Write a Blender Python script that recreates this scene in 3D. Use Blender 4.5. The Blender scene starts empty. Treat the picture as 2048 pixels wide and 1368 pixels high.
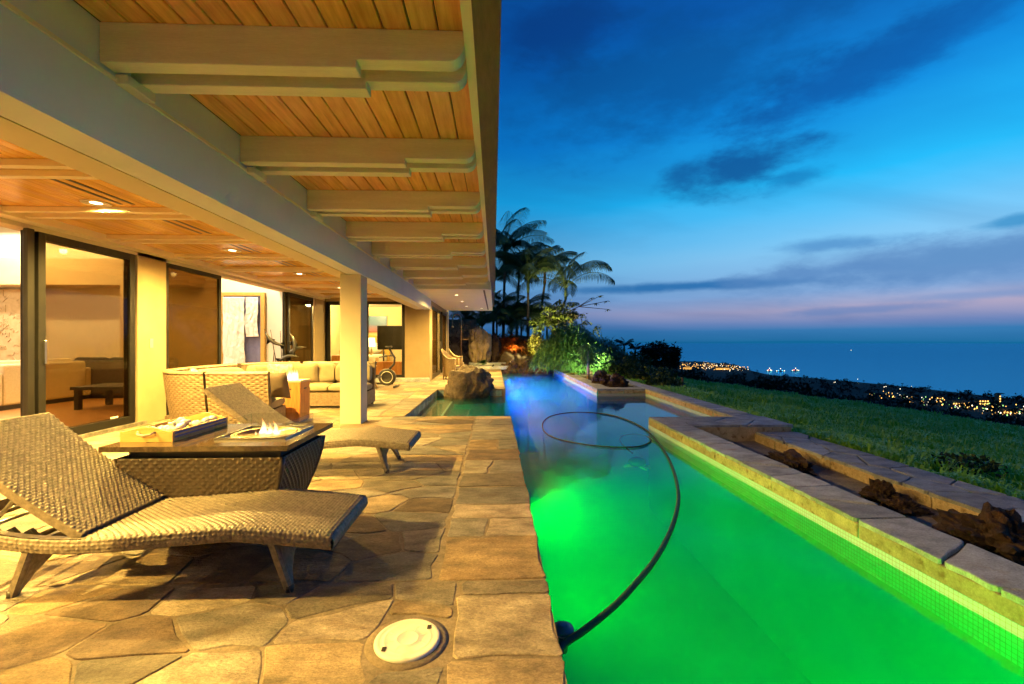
import bpy, bmesh, math, random
from mathutils import Vector, Matrix, noise
R = math.radians
random.seed(7)
scene = bpy.context.scene
COL = scene.collection

# ------------------------------------------------------------------ camera
cam = bpy.data.cameras.new('camera'); camo = bpy.data.objects.new('camera', cam); COL.objects.link(camo)
cam.sensor_width = 36; cam.lens = 16; cam.clip_start = .05; cam.clip_end = 120000
camo.location = (0, 0, 1.2); camo.rotation_euler = (R(90), 0, R(-2.14))
scene.camera = camo
scene.view_settings.view_transform = 'Standard'; scene.view_settings.look = 'None'
scene.view_settings.exposure = .42; scene.view_settings.gamma = 1
scene.cycles.use_denoising = True; scene.cycles.use_adaptive_sampling = True; scene.cycles.adaptive_threshold = .03
scene.cycles.volume_bounces = 1; scene.cycles.volume_step_rate = 4
scene.cycles.max_bounces = 7; scene.cycles.diffuse_bounces = 4; scene.cycles.glossy_bounces = 3
scene.cycles.transparent_max_bounces = 10; scene.cycles.transmission_bounces = 4
scene.cycles.sample_clamp_indirect = 4; scene.cycles.caustics_reflective = False; scene.cycles.caustics_refractive = False

# ------------------------------------------------------------------ dusk sky (world)
def build_world():
    w = bpy.data.worlds.new('World'); scene.world = w; w.use_nodes = True
    nt = w.node_tree; N = nt.nodes; L = nt.links
    N.clear()
    out = N.new('ShaderNodeOutputWorld'); bg = N.new('ShaderNodeBackground'); L.new(bg.outputs[0], out.inputs[0])
    tc = N.new('ShaderNodeTexCoord'); d = tc.outputs['Generated']
    sep = N.new('ShaderNodeSeparateXYZ'); L.new(d, sep.inputs[0])
    def M(op, a, b=None, c=None, clamp=False):
        n = N.new('ShaderNodeMath'); n.operation = op; n.use_clamp = clamp
        for i, x in enumerate((a, b, c)):
            if x is None: continue
            if isinstance(x, (int, float)): n.inputs[i].default_value = x
            else: L.new(x, n.inputs[i])
        return n.outputs[0]
    def ramp(fac, stops):
        n = N.new('ShaderNodeValToRGB'); e = n.color_ramp.elements
        while len(e) < len(stops): e.new(.5)
        for k, (p, c) in zip(e, stops):
            k.position = p; k.color = (c[0], c[1], c[2], 1)
        L.new(fac, n.inputs[0]); return n.outputs[0]
    def mix(f, a, b, t='MIX'):
        n = N.new('ShaderNodeMix'); n.data_type = 'RGBA'; n.blend_type = t
        for i, x in ((0, f), (6, a), (7, b)):
            if isinstance(x, (int, float)): n.inputs[i].default_value = x
            elif isinstance(x, tuple): n.inputs[i].default_value = (*x, 1)
            else: L.new(x, n.inputs[i])
        return n.outputs[2]
    z = sep.outputs[2]
    # how far towards the afterglow (west, to the right)
    dp = N.new('ShaderNodeVectorMath'); dp.operation = 'DOT_PRODUCT'; L.new(d, dp.inputs[0])
    gl = Vector((1.0, .75, 0)).normalized(); dp.inputs[1].default_value = gl
    az = dp.outputs['Value']
    gw = M('SMOOTH_MAX', M('MULTIPLY_ADD', az, .62, .36), .16, .1)
    # elevation, wobbled a little so that the bands are not ruler straight
    low = N.new('ShaderNodeTexNoise'); low.inputs['Scale'].default_value = 2.2; low.inputs['Detail'].default_value = 3
    mp = N.new('ShaderNodeMapping'); mp.inputs['Scale'].default_value = (1, 1, 5); L.new(d, mp.inputs[0]); L.new(mp.outputs[0], low.inputs[0])
    zz = M('ADD', z, M('MULTIPLY', M('SUBTRACT', low.outputs[0], .5), M('MULTIPLY', M('ADD', z, .05), .25)))
    hz = M('SQRT', M('MAXIMUM', zz, 0.0))
    base = ramp(hz, [(0, (.006, .10, .27)), (.12, (.02, .13, .33)), (.20, (.06, .18, .42)), (.25, (.13, .23, .47)), (.31, (.11, .28, .56)),
                     (.42, (.11, .39, .68)), (.53, (.008, .33, .72)), (.63, (.003, .17, .55)), (.74, (.002, .08, .36)), (1, (.002, .04, .24))])
    warm = ramp(hz, [(0, (.004, .11, .24)), (.15, (.03, .15, .34)), (.19, (.14, .19, .38)), (.245, (.36, .30, .41)), (.30, (.22, .34, .56)),
                     (.40, (.22, .48, .72)), (.53, (.02, .44, .80)), (.65, (.005, .24, .66)), (.76, (.003, .11, .44)), (1, (.002, .05, .26))])
    wf = M('MULTIPLY_ADD', az, 2.2, -1.35, True)
    sky = mix(wf, base, warm)
    # clouds: flat layer seen in perspective
    dv = N.new('ShaderNodeCombineXYZ'); zc = M('ADD', M('MAXIMUM', z, 0), .16)
    L.new(M('DIVIDE', sep.outputs[0], zc), dv.inputs[0]); L.new(M('DIVIDE', sep.outputs[1], zc), dv.inputs[1])
    cn = N.new('ShaderNodeTexNoise'); cn.inputs['Scale'].default_value = 1.05; cn.inputs['Detail'].default_value = 7; cn.inputs['Roughness'].default_value = .55
    cn.inputs['Distortion'].default_value = .35
    m2 = N.new('ShaderNodeMapping'); m2.inputs['Rotation'].default_value = (0, 0, R(-25)); m2.inputs['Scale'].default_value = (.62, 1.25, 1); m2.inputs['Location'].default_value = (3.1, .7, 0)
    L.new(dv.outputs[0], m2.inputs[0]); L.new(m2.outputs[0], cn.inputs[0])
    cm = ramp(cn.outputs[0], [(.42, (0, 0, 0)), (.78, (1, 1, 1))])
    sky = mix(M('MULTIPLY', cm, .34), sky, (.012, .085, .26))
    fine = N.new('ShaderNodeTexNoise'); fine.inputs['Scale'].default_value = 9; fine.inputs['Detail'].default_value = 8; fine.inputs['Roughness'].default_value = .62
    m3 = N.new('ShaderNodeMapping'); m3.inputs['Scale'].default_value = (1, 1, 2.4); L.new(d, m3.inputs[0]); L.new(m3.outputs[0], fine.inputs[0])
    th = R(2.14); F = 910.
    def cloud(u, v, wu, wv, col, amt, tilt=0., rough=.8):
        nonlocal sky
        a, b = (u - 1024) / F, (684 - v) / F
        c = Vector((math.sin(th) + math.cos(th) * a, math.cos(th) - math.sin(th) * a, b)); ln = c.length; c.normalize()
        rt = Vector((c.y, -c.x, 0)).normalized(); up = rt.cross(c)
        ct, st = math.cos(R(tilt)), math.sin(R(tilt))
        e1, e2 = rt * ct + up * st, up * ct - rt * st
        s = []
        for e, wd in ((e1, wu), (e2, wv)):
            n = N.new('ShaderNodeVectorMath'); n.operation = 'DOT_PRODUCT'; L.new(d, n.inputs[0]); n.inputs[1].default_value = e * (F * ln / wd)
            s.append(n.outputs['Value'])
        n = N.new('ShaderNodeVectorMath'); n.operation = 'DOT_PRODUCT'; L.new(d, n.inputs[0]); n.inputs[1].default_value = c
        front = M('GREATER_THAN', n.outputs['Value'], .3)
        r2 = M('ADD', M('MULTIPLY', s[0], s[0]), M('MULTIPLY', s[1], s[1]))
        r = M('SQRT', r2)
        e = M('SUBTRACT', M('MULTIPLY_ADD', M('SUBTRACT', fine.outputs[0], .5), rough * 2.6, 1.0), r)
        k = N.new('ShaderNodeMapRange'); k.interpolation_type = 'SMOOTHSTEP'; k.inputs[1].default_value = -.3; k.inputs[2].default_value = .75; L.new(e, k.inputs[0])
        sky = mix(M('MULTIPLY', M('MULTIPLY', k.outputs[0], front), amt), sky, col)
    cloud(1475, 335, 130, 48, (.005, .075, .26), .9, 8)
    cloud(1370, 350, 60, 30, (.005, .085, .28), .6, 12)
    cloud(1590, 355, 70, 22, (.006, .11, .34), .6, 6)
    cloud(1700, 150, 230, 62, (.004, .085, .32), .85, 14)
    cloud(1120, 60, 130, 60, (.003, .04, .20), .7, 0)
    cloud(1900, 60, 160, 40, (.004, .10, .36), .6, 12)
    cloud(1350, 140, 330, 120, (.003, .065, .235), .6, 10)
    cloud(1400, 571, 300, 11, (.012, .125, .35), .9, 0, .55)
    cloud(1670, 488, 130, 15, (.06, .21, .46), .75, -1, .7)
    cloud(1830, 530, 330, 52, (.085, .20, .42), .8, 3, .8)
    cloud(1620, 548, 170, 16, (.08, .20, .43), .6, 2, .8)
    cloud(1990, 500, 170, 26, (.09, .22, .44), .7, 4, .8)
    cloud(2030, 442, 60, 14, (.03, .22, .46), .8, 3, .7)
    cloud(1730, 618, 150, 9, (.09, .18, .40), .6, 2, .7)
    cloud(1950, 590, 170, 10, (.13, .23, .45), .6, 1, .7)
    fin = mix(1.0, sky, gwc := ramp(gw, [(0, (0, 0, 0)), (1, (1, 1, 1))]), 'MULTIPLY')
    L.new(fin, bg.inputs[0]); bg.inputs[1].default_value = 1.02
build_world()
# ------------------------------------------------------------------ materials
MATS = {}
def pmat(name, c1, c2=None, scale=4., rough=.6, bump=0., bscale=30., stretch=(1, 1, 1), rand=0., grain=0., metal=0., spec=.5, detail=5, contrast=(.3, .7), hue=0., pal=None, sheen=0., rough2=None, bdist=.01, spots=None):
    m = bpy.data.materials.new(name); m.use_nodes = True; nt = m.node_tree; N = nt.nodes; L = nt.links
    b = N['Principled BSDF']; b.inputs['Roughness'].default_value = rough; b.inputs['Metallic'].default_value = metal
    b.inputs['Specular IOR Level'].default_value = spec
    tc = N.new('ShaderNodeTexCoord'); mp = N.new('ShaderNodeMapping'); mp.inputs['Scale'].default_value = stretch
    L.new(tc.outputs['Object'], mp.inputs[0])
    oi = N.new('ShaderNodeObjectInfo')
    if rand or hue:
        off = N.new('ShaderNodeVectorMath'); off.operation = 'SCALE'; off.inputs[0].default_value = (37, 53, 71); L.new(oi.outputs['Random'], off.inputs[3])
        ad = N.new('ShaderNodeVectorMath'); L.new(mp.outputs[0], ad.inputs[0]); L.new(off.outputs[0], ad.inputs[1]); vec = ad.outputs[0]
    else: vec = mp.outputs[0]
    nz = N.new('ShaderNodeTexNoise'); nz.inputs['Scale'].default_value = scale; nz.inputs['Detail'].default_value = detail; nz.inputs['Roughness'].default_value = .6
    L.new(vec, nz.inputs[0])
    rp = N.new('ShaderNodeValToRGB'); c2 = c2 or c1
    rp.color_ramp.elements[0].position, rp.color_ramp.elements[1].position = contrast
    rp.color_ramp.elements[0].color = (*c1, 1); rp.color_ramp.elements[1].color = (*c2, 1)
    L.new(nz.outputs[0], rp.inputs[0]); col = rp.outputs[0]
    if spots:
        n3 = N.new('ShaderNodeTexNoise'); n3.inputs['Scale'].default_value = spots[0]; n3.inputs['Detail'].default_value = 6; L.new(vec, n3.inputs[0])
        r3 = N.new('ShaderNodeValToRGB'); r3.color_ramp.elements[0].position = spots[1]; r3.color_ramp.elements[1].position = spots[1] + .12; L.new(n3.outputs[0], r3.inputs[0])
        mx = N.new('ShaderNodeMix'); mx.data_type = 'RGBA'; L.new(r3.outputs[0], mx.inputs[0]); L.new(col, mx.inputs[6]); mx.inputs[7].default_value = (*spots[2], 1); col = mx.outputs[2]
    if pal:
        wn2 = N.new('ShaderNodeTexWhiteNoise'); wn2.noise_dimensions = '1D'; L.new(oi.outputs['Random'], wn2.inputs['W'])
        pr = N.new('ShaderNodeValToRGB'); pr.color_ramp.interpolation = 'CONSTANT'; e = pr.color_ramp.elements
        while len(e) < len(pal): e.new(.5)
        for q, (k, c) in enumerate(zip(e, pal)): k.position = q / len(pal); k.color = (*c, 1)
        L.new(wn2.outputs[0], pr.inputs[0]); pm = N.new('ShaderNodeMix'); pm.data_type = 'RGBA'; pm.blend_type = 'MULTIPLY'; pm.inputs[0].default_value = 1; L.new(col, pm.inputs[6]); L.new(pr.outputs[0], pm.inputs[7]); col = pm.outputs[2]
    if grain:
        gn = N.new('ShaderNodeTexNoise'); gn.inputs['Scale'].default_value = 70; gn.inputs['Detail'].default_value = 7; gn.inputs['Roughness'].default_value = .8; L.new(vec, gn.inputs[0])
        gr = N.new('ShaderNodeMapRange'); gr.inputs[1].default_value = .3; gr.inputs[2].default_value = .7; gr.inputs[3].default_value = 1 - grain; gr.inputs[4].default_value = 1 + grain; L.new(gn.outputs[0], gr.inputs[0])
        gm = N.new('ShaderNodeVectorMath'); gm.operation = 'SCALE'; L.new(col, gm.inputs[0]); L.new(gr.outputs[0], gm.inputs[3]); col = gm.outputs[0]
    if rand or hue:
        hs = N.new('ShaderNodeHueSaturation'); L.new(col, hs.inputs['Color'])
        mr = N.new('ShaderNodeMapRange'); mr.inputs[3].default_value = 1 - rand; mr.inputs[4].default_value = 1 + rand; L.new(oi.outputs['Random'], mr.inputs[0]); L.new(mr.outputs[0], hs.inputs['Value'])
        if hue:
            wn = N.new('ShaderNodeTexWhiteNoise'); wn.noise_dimensions = '1D'; L.new(oi.outputs['Random'], wn.inputs['W'])
            m4 = N.new('ShaderNodeMapRange'); m4.inputs[3].default_value = .5 - hue; m4.inputs[4].default_value = .5 + hue; L.new(wn.outputs[0], m4.inputs[0]); L.new(m4.outputs[0], hs.inputs['Hue'])
            m5 = N.new('ShaderNodeMapRange'); m5.inputs[3].default_value = 1 - min(.6, hue * 22); m5.inputs[4].default_value = 1 + min(.35, hue * 14); L.new(wn.outputs[0], m5.inputs[0]); L.new(m5.outputs[0], hs.inputs['Saturation'])
        col = hs.outputs[0]
    L.new(col, b.inputs['Base Color'])
    if rough2 is not None:
        rr = N.new('ShaderNodeMapRange'); rr.inputs[3].default_value = rough; rr.inputs[4].default_value = rough2; L.new(nz.outputs[0], rr.inputs[0]); L.new(rr.outputs[0], b.inputs['Roughness'])
    if bump:
        n2 = N.new('ShaderNodeTexNoise'); n2.inputs['Scale'].default_value = bscale; n2.inputs['Detail'].default_value = 6; n2.inputs['Roughness'].default_value = .65
        L.new(vec, n2.inputs[0])
        bp = N.new('ShaderNodeBump'); bp.inputs['Strength'].default_value = bump; bp.inputs['Distance'].default_value = bdist
        L.new(n2.outputs[0], bp.inputs['Height']); L.new(bp.outputs[0], b.inputs['Normal'])
    MATS[name] = m; return m

def emat(name, col, strength):
    m = bpy.data.materials.new(name); m.use_nodes = True; N = m.node_tree.nodes; b = N['Principled BSDF']
    b.inputs['Base Color'].default_value = (*[min(1, c) for c in col], 1); b.inputs['Emission Color'].default_value = (*col, 1); b.inputs['Emission Strength'].default_value = strength
    MATS[name] = m; return m

def glassmat(name, tint, refl=1.0, rough=.0, ior=1.45, haze=None):
    m = bpy.data.materials.new(name); m.use_nodes = True; nt = m.node_tree; N = nt.nodes; L = nt.links
    N.remove(N['Principled BSDF']); out = N['Material Output']
    tr = N.new('ShaderNodeBsdfTransparent'); tr.inputs[0].default_value = (*tint, 1)
    gl = N.new('ShaderNodeBsdfGlossy'); gl.inputs['Roughness'].default_value = rough; gl.inputs[0].default_value = (refl, refl, refl, 1)
    fr = N.new('ShaderNodeFresnel'); fr.inputs[0].default_value = ior
    ge = N.new('ShaderNodeNewGeometry'); sb = N.new('ShaderNodeMath'); sb.operation = 'SUBTRACT'; sb.inputs[0].default_value = 1; L.new(ge.outputs['Backfacing'], sb.inputs[1])
    ml = N.new('ShaderNodeMath'); ml.operation = 'MULTIPLY'; L.new(fr.outputs[0], ml.inputs[0]); L.new(sb.outputs[0], ml.inputs[1])
    mx = N.new('ShaderNodeMixShader'); L.new(ml.outputs[0], mx.inputs[0]); L.new(tr.outputs[0], mx.inputs[1]); L.new(gl.outputs[0], mx.inputs[2])
    res = mx.outputs[0]
    if haze:
        df = N.new('ShaderNodeBsdfDiffuse'); df.inputs[0].default_value = (*haze[1], 1); m2 = N.new('ShaderNodeMixShader'); m2.inputs[0].default_value = haze[0]
        L.new(res, m2.inputs[1]); L.new(df.outputs[0], m2.inputs[2]); res = m2.outputs[0]
    L.new(res, out.inputs[0]); MATS[name] = m; return m

def leafmat(name, c1, c2, scale=1.5, trans=.25, rough=.45):
    m = pmat(name, c1, c2, scale=scale, rough=rough, rand=.12, spec=.35)
    nt = m.node_tree; N = nt.nodes; L = nt.links; b = N['Principled BSDF']; out = N['Material Output']
    t = N.new('ShaderNodeBsdfTranslucent'); src = b.inputs['Base Color'].links[0].from_socket; L.new(src, t.inputs[0])
    mx = N.new('ShaderNodeMixShader'); mx.inputs[0].default_value = trans; L.new(b.outputs[0], mx.inputs[1]); L.new(t.outputs[0], mx.inputs[2]); L.new(mx.outputs[0], out.inputs[0])
    return m

pmat('flag', (.12, .10, .08), (.43, .365, .28), scale=5, rough=.5, rough2=.9, bump=.8, bscale=30, stretch=(1, 1.9, 1), rand=.22, hue=.006, grain=.5, spec=.3, bdist=.02, detail=10, contrast=(.30, .68), spots=(4, .56, (.22, .17, .12)),
     pal=[(1., .95, .88), (.58, .63, .71), (1., .88, .66), (.52, .43, .37), (.78, .80, .84), (1., .96, .90), (.46, .46, .48), (.86, .72, .58)])
pmat('mortar', (.12, .093, .068), (.25, .195, .14), scale=10, grain=.4, rough=.9, bump=.5, bscale=70)
pmat('coping', (.24, .265, .30), (.50, .54, .59), scale=5, rough=.85, bump=.8, bscale=30, stretch=(1, 1.6, 1), rand=.25, hue=.010, grain=.45, spec=.25, bdist=.02, detail=9, spots=(3.5, .62, (.33, .28, .24)))
pmat('wallstone', (.34, .26, .16), (.58, .47, .30), scale=9, rough=.75, bump=.8, bscale=34, rand=.16, grain=.35, bdist=.02, spots=(14, .57, (.22, .14, .07)))
pmat('sand', (.16, .135, .11), (.34, .29, .23), scale=6, rough=.95, bump=.8, bscale=55, bdist=.03, grain=.4)
pmat('lava', (.008, .006, .005), (.10, .055, .034), grain=.6, scale=7, rough=.9, bump=1., bscale=24, bdist=.05, rand=.1)
pmat('boulder', (.035, .027, .02), (.20, .145, .09), grain=.5, scale=3.5, rough=.8, bump=1., bscale=18, bdist=.05)
pmat('palerock', (.12, .09, .058), (.32, .25, .165), scale=2.4, rough=.85, bump=.9, bscale=9, bdist=.08, grain=.4)
pmat('plaster', (.05, .42, .40), (.08, .52, .50), scale=1.5, rough=.8)
pmat('poolstep', (.085, .075, .06), (.15, .13, .10), scale=5, rough=.6)
pmat('tileblue', (.10, .16, .23), (.26, .33, .38), scale=12, rough=.25, rand=.25)
pmat('cream', (.56, .50, .38), (.62, .56, .43), scale=1.2, rough=.65, bump=.12, bscale=160)
pmat('headerpaint', (.66, .70, .79), (.73, .77, .86), scale=2, rough=.7, bump=.15, bscale=120)
pmat('stucco', (.26, .195, .105), (.32, .245, .14), scale=2, rough=.8, bump=.25, bscale=120)
pmat('paint', (.76, .69, .53), (.88, .81, .65), scale=4, grain=.10, rough=.5, stretch=(.35, 4, 4), bump=.3, bscale=40, rand=.05)
pmat('trim', (.78, .70, .53), (.86, .78, .61), scale=3, rough=.4)
pmat('eavewood', (.62, .25, .07), (.93, .50, .18), scale=5.5, rough=.38, stretch=(5.5, .5, 5), rand=.18, hue=.004, bump=.12, bscale=40, spots=(2.6, .66, (.24, .09, .03)))
pmat('ceilwood', (.70, .37, .085), (.90, .60, .20), scale=5, rough=.22, stretch=(8, .5, 5), rand=.12, hue=.004, bump=.05, bscale=40)
pmat('fascia', (.045, .028, .018), (.10, .06, .036), scale=8, rough=.7, stretch=(4, .6, 4), bump=.4, bscale=30)
pmat('roofing', (.05, .045, .04), (.09, .08, .07), scale=8, rough=.9)
pmat('bronze', (.008, .008, .008), (.014, .013, .012), scale=8, rough=.4, spec=.3)
pmat('metal', (.35, .34, .32), (.5, .48, .45), scale=8, rough=.3, metal=1.)
pmat('copper', (.40, .24, .13), (.5, .32, .18), scale=8, rough=.35, metal=1.)
pmat('wicker', (.105, .088, .072), (.26, .218, .178), scale=42, rough=.48, spec=.4, stretch=(1, 1, 1))
pmat('wickerdark', (.045, .034, .027), (.10, .072, .052), scale=42, rough=.4)
pmat('wickersofa', (.115, .082, .052), (.24, .175, .115), scale=26, rough=.5)
pmat('wickerlight', (.13, .09, .055), (.23, .165, .10), scale=26, rough=.5)
pmat('cushion', (.23, .19, .125), (.29, .245, .165), scale=5, rough=.9, bump=.25, bscale=25, bdist=.02)
pmat('cushiondark', (.07, .05, .04), (.11, .08, .06), scale=5, rough=.9, bump=.25, bscale=25)
pmat('printcushion', (.62, .62, .50), (.22, .34, .26), scale=14, rough=.9, contrast=(.48, .54))
pmat('granite', (.025, .018, .013), (.11, .075, .045), scale=30, rough=.1, spec=.6, detail=8)
pmat('fibrestone', (.50, .42, .30), (.60, .51, .37), scale=9, rough=.6)
pmat('columnwood', (.30, .115, .03), (.52, .24, .075), scale=5, rough=.4, stretch=(6, 6, .7))
pmat('traywood', (.52, .31, .09), (.68, .45, .16), scale=6, rough=.5, stretch=(1, 6, 6))
pmat('whitestone', (.66, .62, .55), (.82, .79, .72), scale=12, rough=.6, rand=.1)
pmat('rope', (.55, .47, .33), (.68, .6, .45), scale=40, rough=.9)
pmat('blackmetal', (.012, .012, .012), (.03, .03, .03), scale=12, rough=.4)
pmat('lidplastic', (.60, .57, .50), (.74, .71, .64), scale=3, rough=.5, bump=.15, bscale=60, spots=(4, .62, (.45, .41, .34)))
pmat('hose', (.006, .03, .022), (.014, .05, .036), scale=20, rough=.55, spec=.3)
pmat('floater', (.035, .09, .20), (.05, .12, .26), scale=20, rough=.4)
pmat('oak', (.34, .165, .06), (.5, .27, .105), scale=4, rough=.3, stretch=(.6, 6, 4))
pmat('roomwhite', (.72, .70, .64), (.76, .74, .68), scale=2, rough=.8)
pmat('roombeige', (.56, .45, .27), (.62, .51, .32), scale=2, rough=.8)
pmat('sofafabric', (.50, .42, .28), (.60, .51, .36), scale=30, rough=.95, bump=.2, bscale=80)
pmat('darkfabric', (.05, .038, .03), (.085, .066, .05), scale=30, rough=.95)
pmat('relief', (.42, .33, .19), (.54, .43, .27), scale=6, rough=.8, bump=.3, bscale=40)
pmat('plastic_sheet', (.70, .70, .72), (.86, .86, .88), scale=4, rough=.25, bump=1., bscale=7, bdist=.05)
pmat('bluecloth', (.10, .11, .26), (.16, .17, .34), scale=7, rough=.7)
pmat('gold', (.46, .28, .05), (.58, .36, .09), scale=9, rough=.5)
pmat('screen', (.018, .018, .016), (.025, .025, .022), scale=2, rough=.12)
pmat('bedding', (.62, .60, .52), (.74, .72, .64), scale=4, rough=.9, bump=.4, bscale=10, bdist=.03)
pmat('wheatwood', (.40, .27, .13), (.52, .37, .2), scale=6, rough=.5)
pmat('bark', (.11, .08, .055), (.21, .16, .11), scale=14, rough=.9, bump=.8, bscale=40, stretch=(1, 1, 3))
pmat('palmbark', (.11, .09, .065), (.20, .165, .12), scale=3, rough=.85, stretch=(1, 1, 9), bump=.5, bscale=14)
pmat('redshaft', (.16, .022, .016), (.24, .05, .03), scale=3, rough=.6)
leafmat('palmleaf', (.05, .10, .035), (.14, .20, .07))
leafmat('brightleaf', (.085, .13, .018), (.17, .20, .04))
leafmat('yellowleaf', (.12, .12, .015), (.21, .19, .03))
leafmat('papyrus', (.03, .12, .025), (.10, .23, .06))
leafmat('papyrusdark', (.02, .07, .018), (.06, .13, .035))
leafmat('redleaf', (.24, .06, .014), (.42, .17, .035))
leafmat('broadleaf', (.045, .12, .035), (.13, .22, .10))
leafmat('shrubleaf', (.02, .042, .012), (.06, .10, .03))
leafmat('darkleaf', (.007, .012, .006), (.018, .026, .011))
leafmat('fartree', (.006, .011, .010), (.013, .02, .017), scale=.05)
leafmat('grassblade', (.16, .52, .03), (.44, .74, .07), scale=.35, trans=.25)
pmat('lawn', (.08, .28, .018), (.29, .50, .05), scale=.5, rough=.95, bump=1., bscale=5, bdist=.2, spots=(.22, .58, (.22, .25, .09)))
pmat('soil', (.05, .035, .024), (.11, .075, .05), scale=6, rough=.95, bump=.7, bscale=20)
pmat('coast', (.010, .016, .014), (.02, .028, .022), scale=.01, rough=.95)
pmat('postwood', (.13, .09, .06), (.21, .15, .1), scale=8, rough=.9, stretch=(4, 4, .6))
pmat('switch', (.55, .45, .25), None, rough=.4)
pmat('farwall', (.30, .25, .18), (.4, .34, .25), scale=.2, rough=.9)
emat('lamp_lens', (1, .80, .42), 9.)
emat('room_lamp', (1, .78, .42), 6.)
emat('town_warm', (1, .50, .10), 3.)
emat('town_white', (1, .86, .60), 3.)
emat('town_green', (.45, .95, .25), 2.0)
emat('boat_blue', (.1, .5, 1.), 4.)
emat('boat_red', (1., .25, .2), 4.)
glassmat('tintglass', (.62, .52, .33), .7, .01, 1.4)
glassmat('screenglass', (.36, .25, .11), .6, .04, 1.4, haze=(.22, (.10, .062, .02)))
glassmat('clearglass', (.93, .94, .91), .6, .0, 1.35)

def artmat():
    m = bpy.data.materials.new('artprint'); m.use_nodes = True; nt = m.node_tree; N = nt.nodes; L = nt.links; b = N['Principled BSDF']
    tc = N.new('ShaderNodeTexCoord'); sp = N.new('ShaderNodeSeparateXYZ'); L.new(tc.outputs['Generated'], sp.inputs[0])
    nz = N.new('ShaderNodeTexNoise'); nz.inputs['Scale'].default_value = 4; L.new(tc.outputs['Generated'], nz.inputs[0])
    ad = N.new('ShaderNodeMath'); ad.operation = 'MULTIPLY_ADD'; ad.inputs[1].default_value = .2; L.new(nz.outputs[0], ad.inputs[0]); L.new(sp.outputs[2], ad.inputs[2])
    rp = N.new('ShaderNodeValToRGB'); e = rp.color_ramp.elements; e[0].position = .1; e[0].color = (.30, .10, .10, 1); e[1].position = 1; e[1].color = (.06, .16, .34, 1)
    k = e.new(.35); k.color = (.20, .13, .22, 1); k = e.new(.6); k.color = (.07, .15, .34, 1)
    L.new(ad.outputs[0], rp.inputs[0]); L.new(rp.outputs[0], b.inputs['Base Color']); b.inputs['Roughness'].default_value = .4
    MATS['artprint'] = m
artmat()

def flamemat():
    m = bpy.data.materials.new('flame'); m.use_nodes = True; nt = m.node_tree; N = nt.nodes; L = nt.links
    N.remove(N['Principled BSDF']); out = N['Material Output']
    tc = N.new('ShaderNodeTexCoord'); sp = N.new('ShaderNodeSeparateXYZ'); L.new(tc.outputs['Generated'], sp.inputs[0])
    rp = N.new('ShaderNodeValToRGB'); e = rp.color_ramp.elements; e[0].color = (.25, .3, 1, 1); e[1].position = 1; e[1].color = (1, .30, .04, 1)
    k = e.new(.22); k.color = (1, .72, .62, 1); k = e.new(.6); k.color = (1, .66, .30, 1)
    L.new(sp.outputs[2], rp.inputs[0])
    em = N.new('ShaderNodeEmission'); em.inputs[1].default_value = 2.6; L.new(rp.outputs[0], em.inputs[0])
    tr = N.new('ShaderNodeBsdfTransparent'); mx = N.new('ShaderNodeMixShader')
    lw = N.new('ShaderNodeLayerWeight'); lw.inputs[0].default_value = .35
    f = N.new('ShaderNodeMath'); f.operation = 'MULTIPLY_ADD'; f.inputs[1].default_value = -.9; f.inputs[2].default_value = .95; L.new(lw.outputs['Facing'], f.inputs[0])
    r2 = N.new('ShaderNodeMapRange'); r2.inputs[1].default_value = 1; r2.inputs[2].default_value = .35; L.new(sp.outputs[2], r2.inputs[0])
    f2 = N.new('ShaderNodeMath'); f2.operation = 'MULTIPLY'; f2.use_clamp = True; L.new(f.outputs[0], f2.inputs[0]); L.new(r2.outputs[0], f2.inputs[1])
    L.new(f2.outputs[0], mx.inputs[0]); L.new(tr.outputs[0], mx.inputs[1]); L.new(em.outputs[0], mx.inputs[2]); L.new(mx.outputs[0], out.inputs[0])
    MATS['flame'] = m
flamemat()

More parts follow.
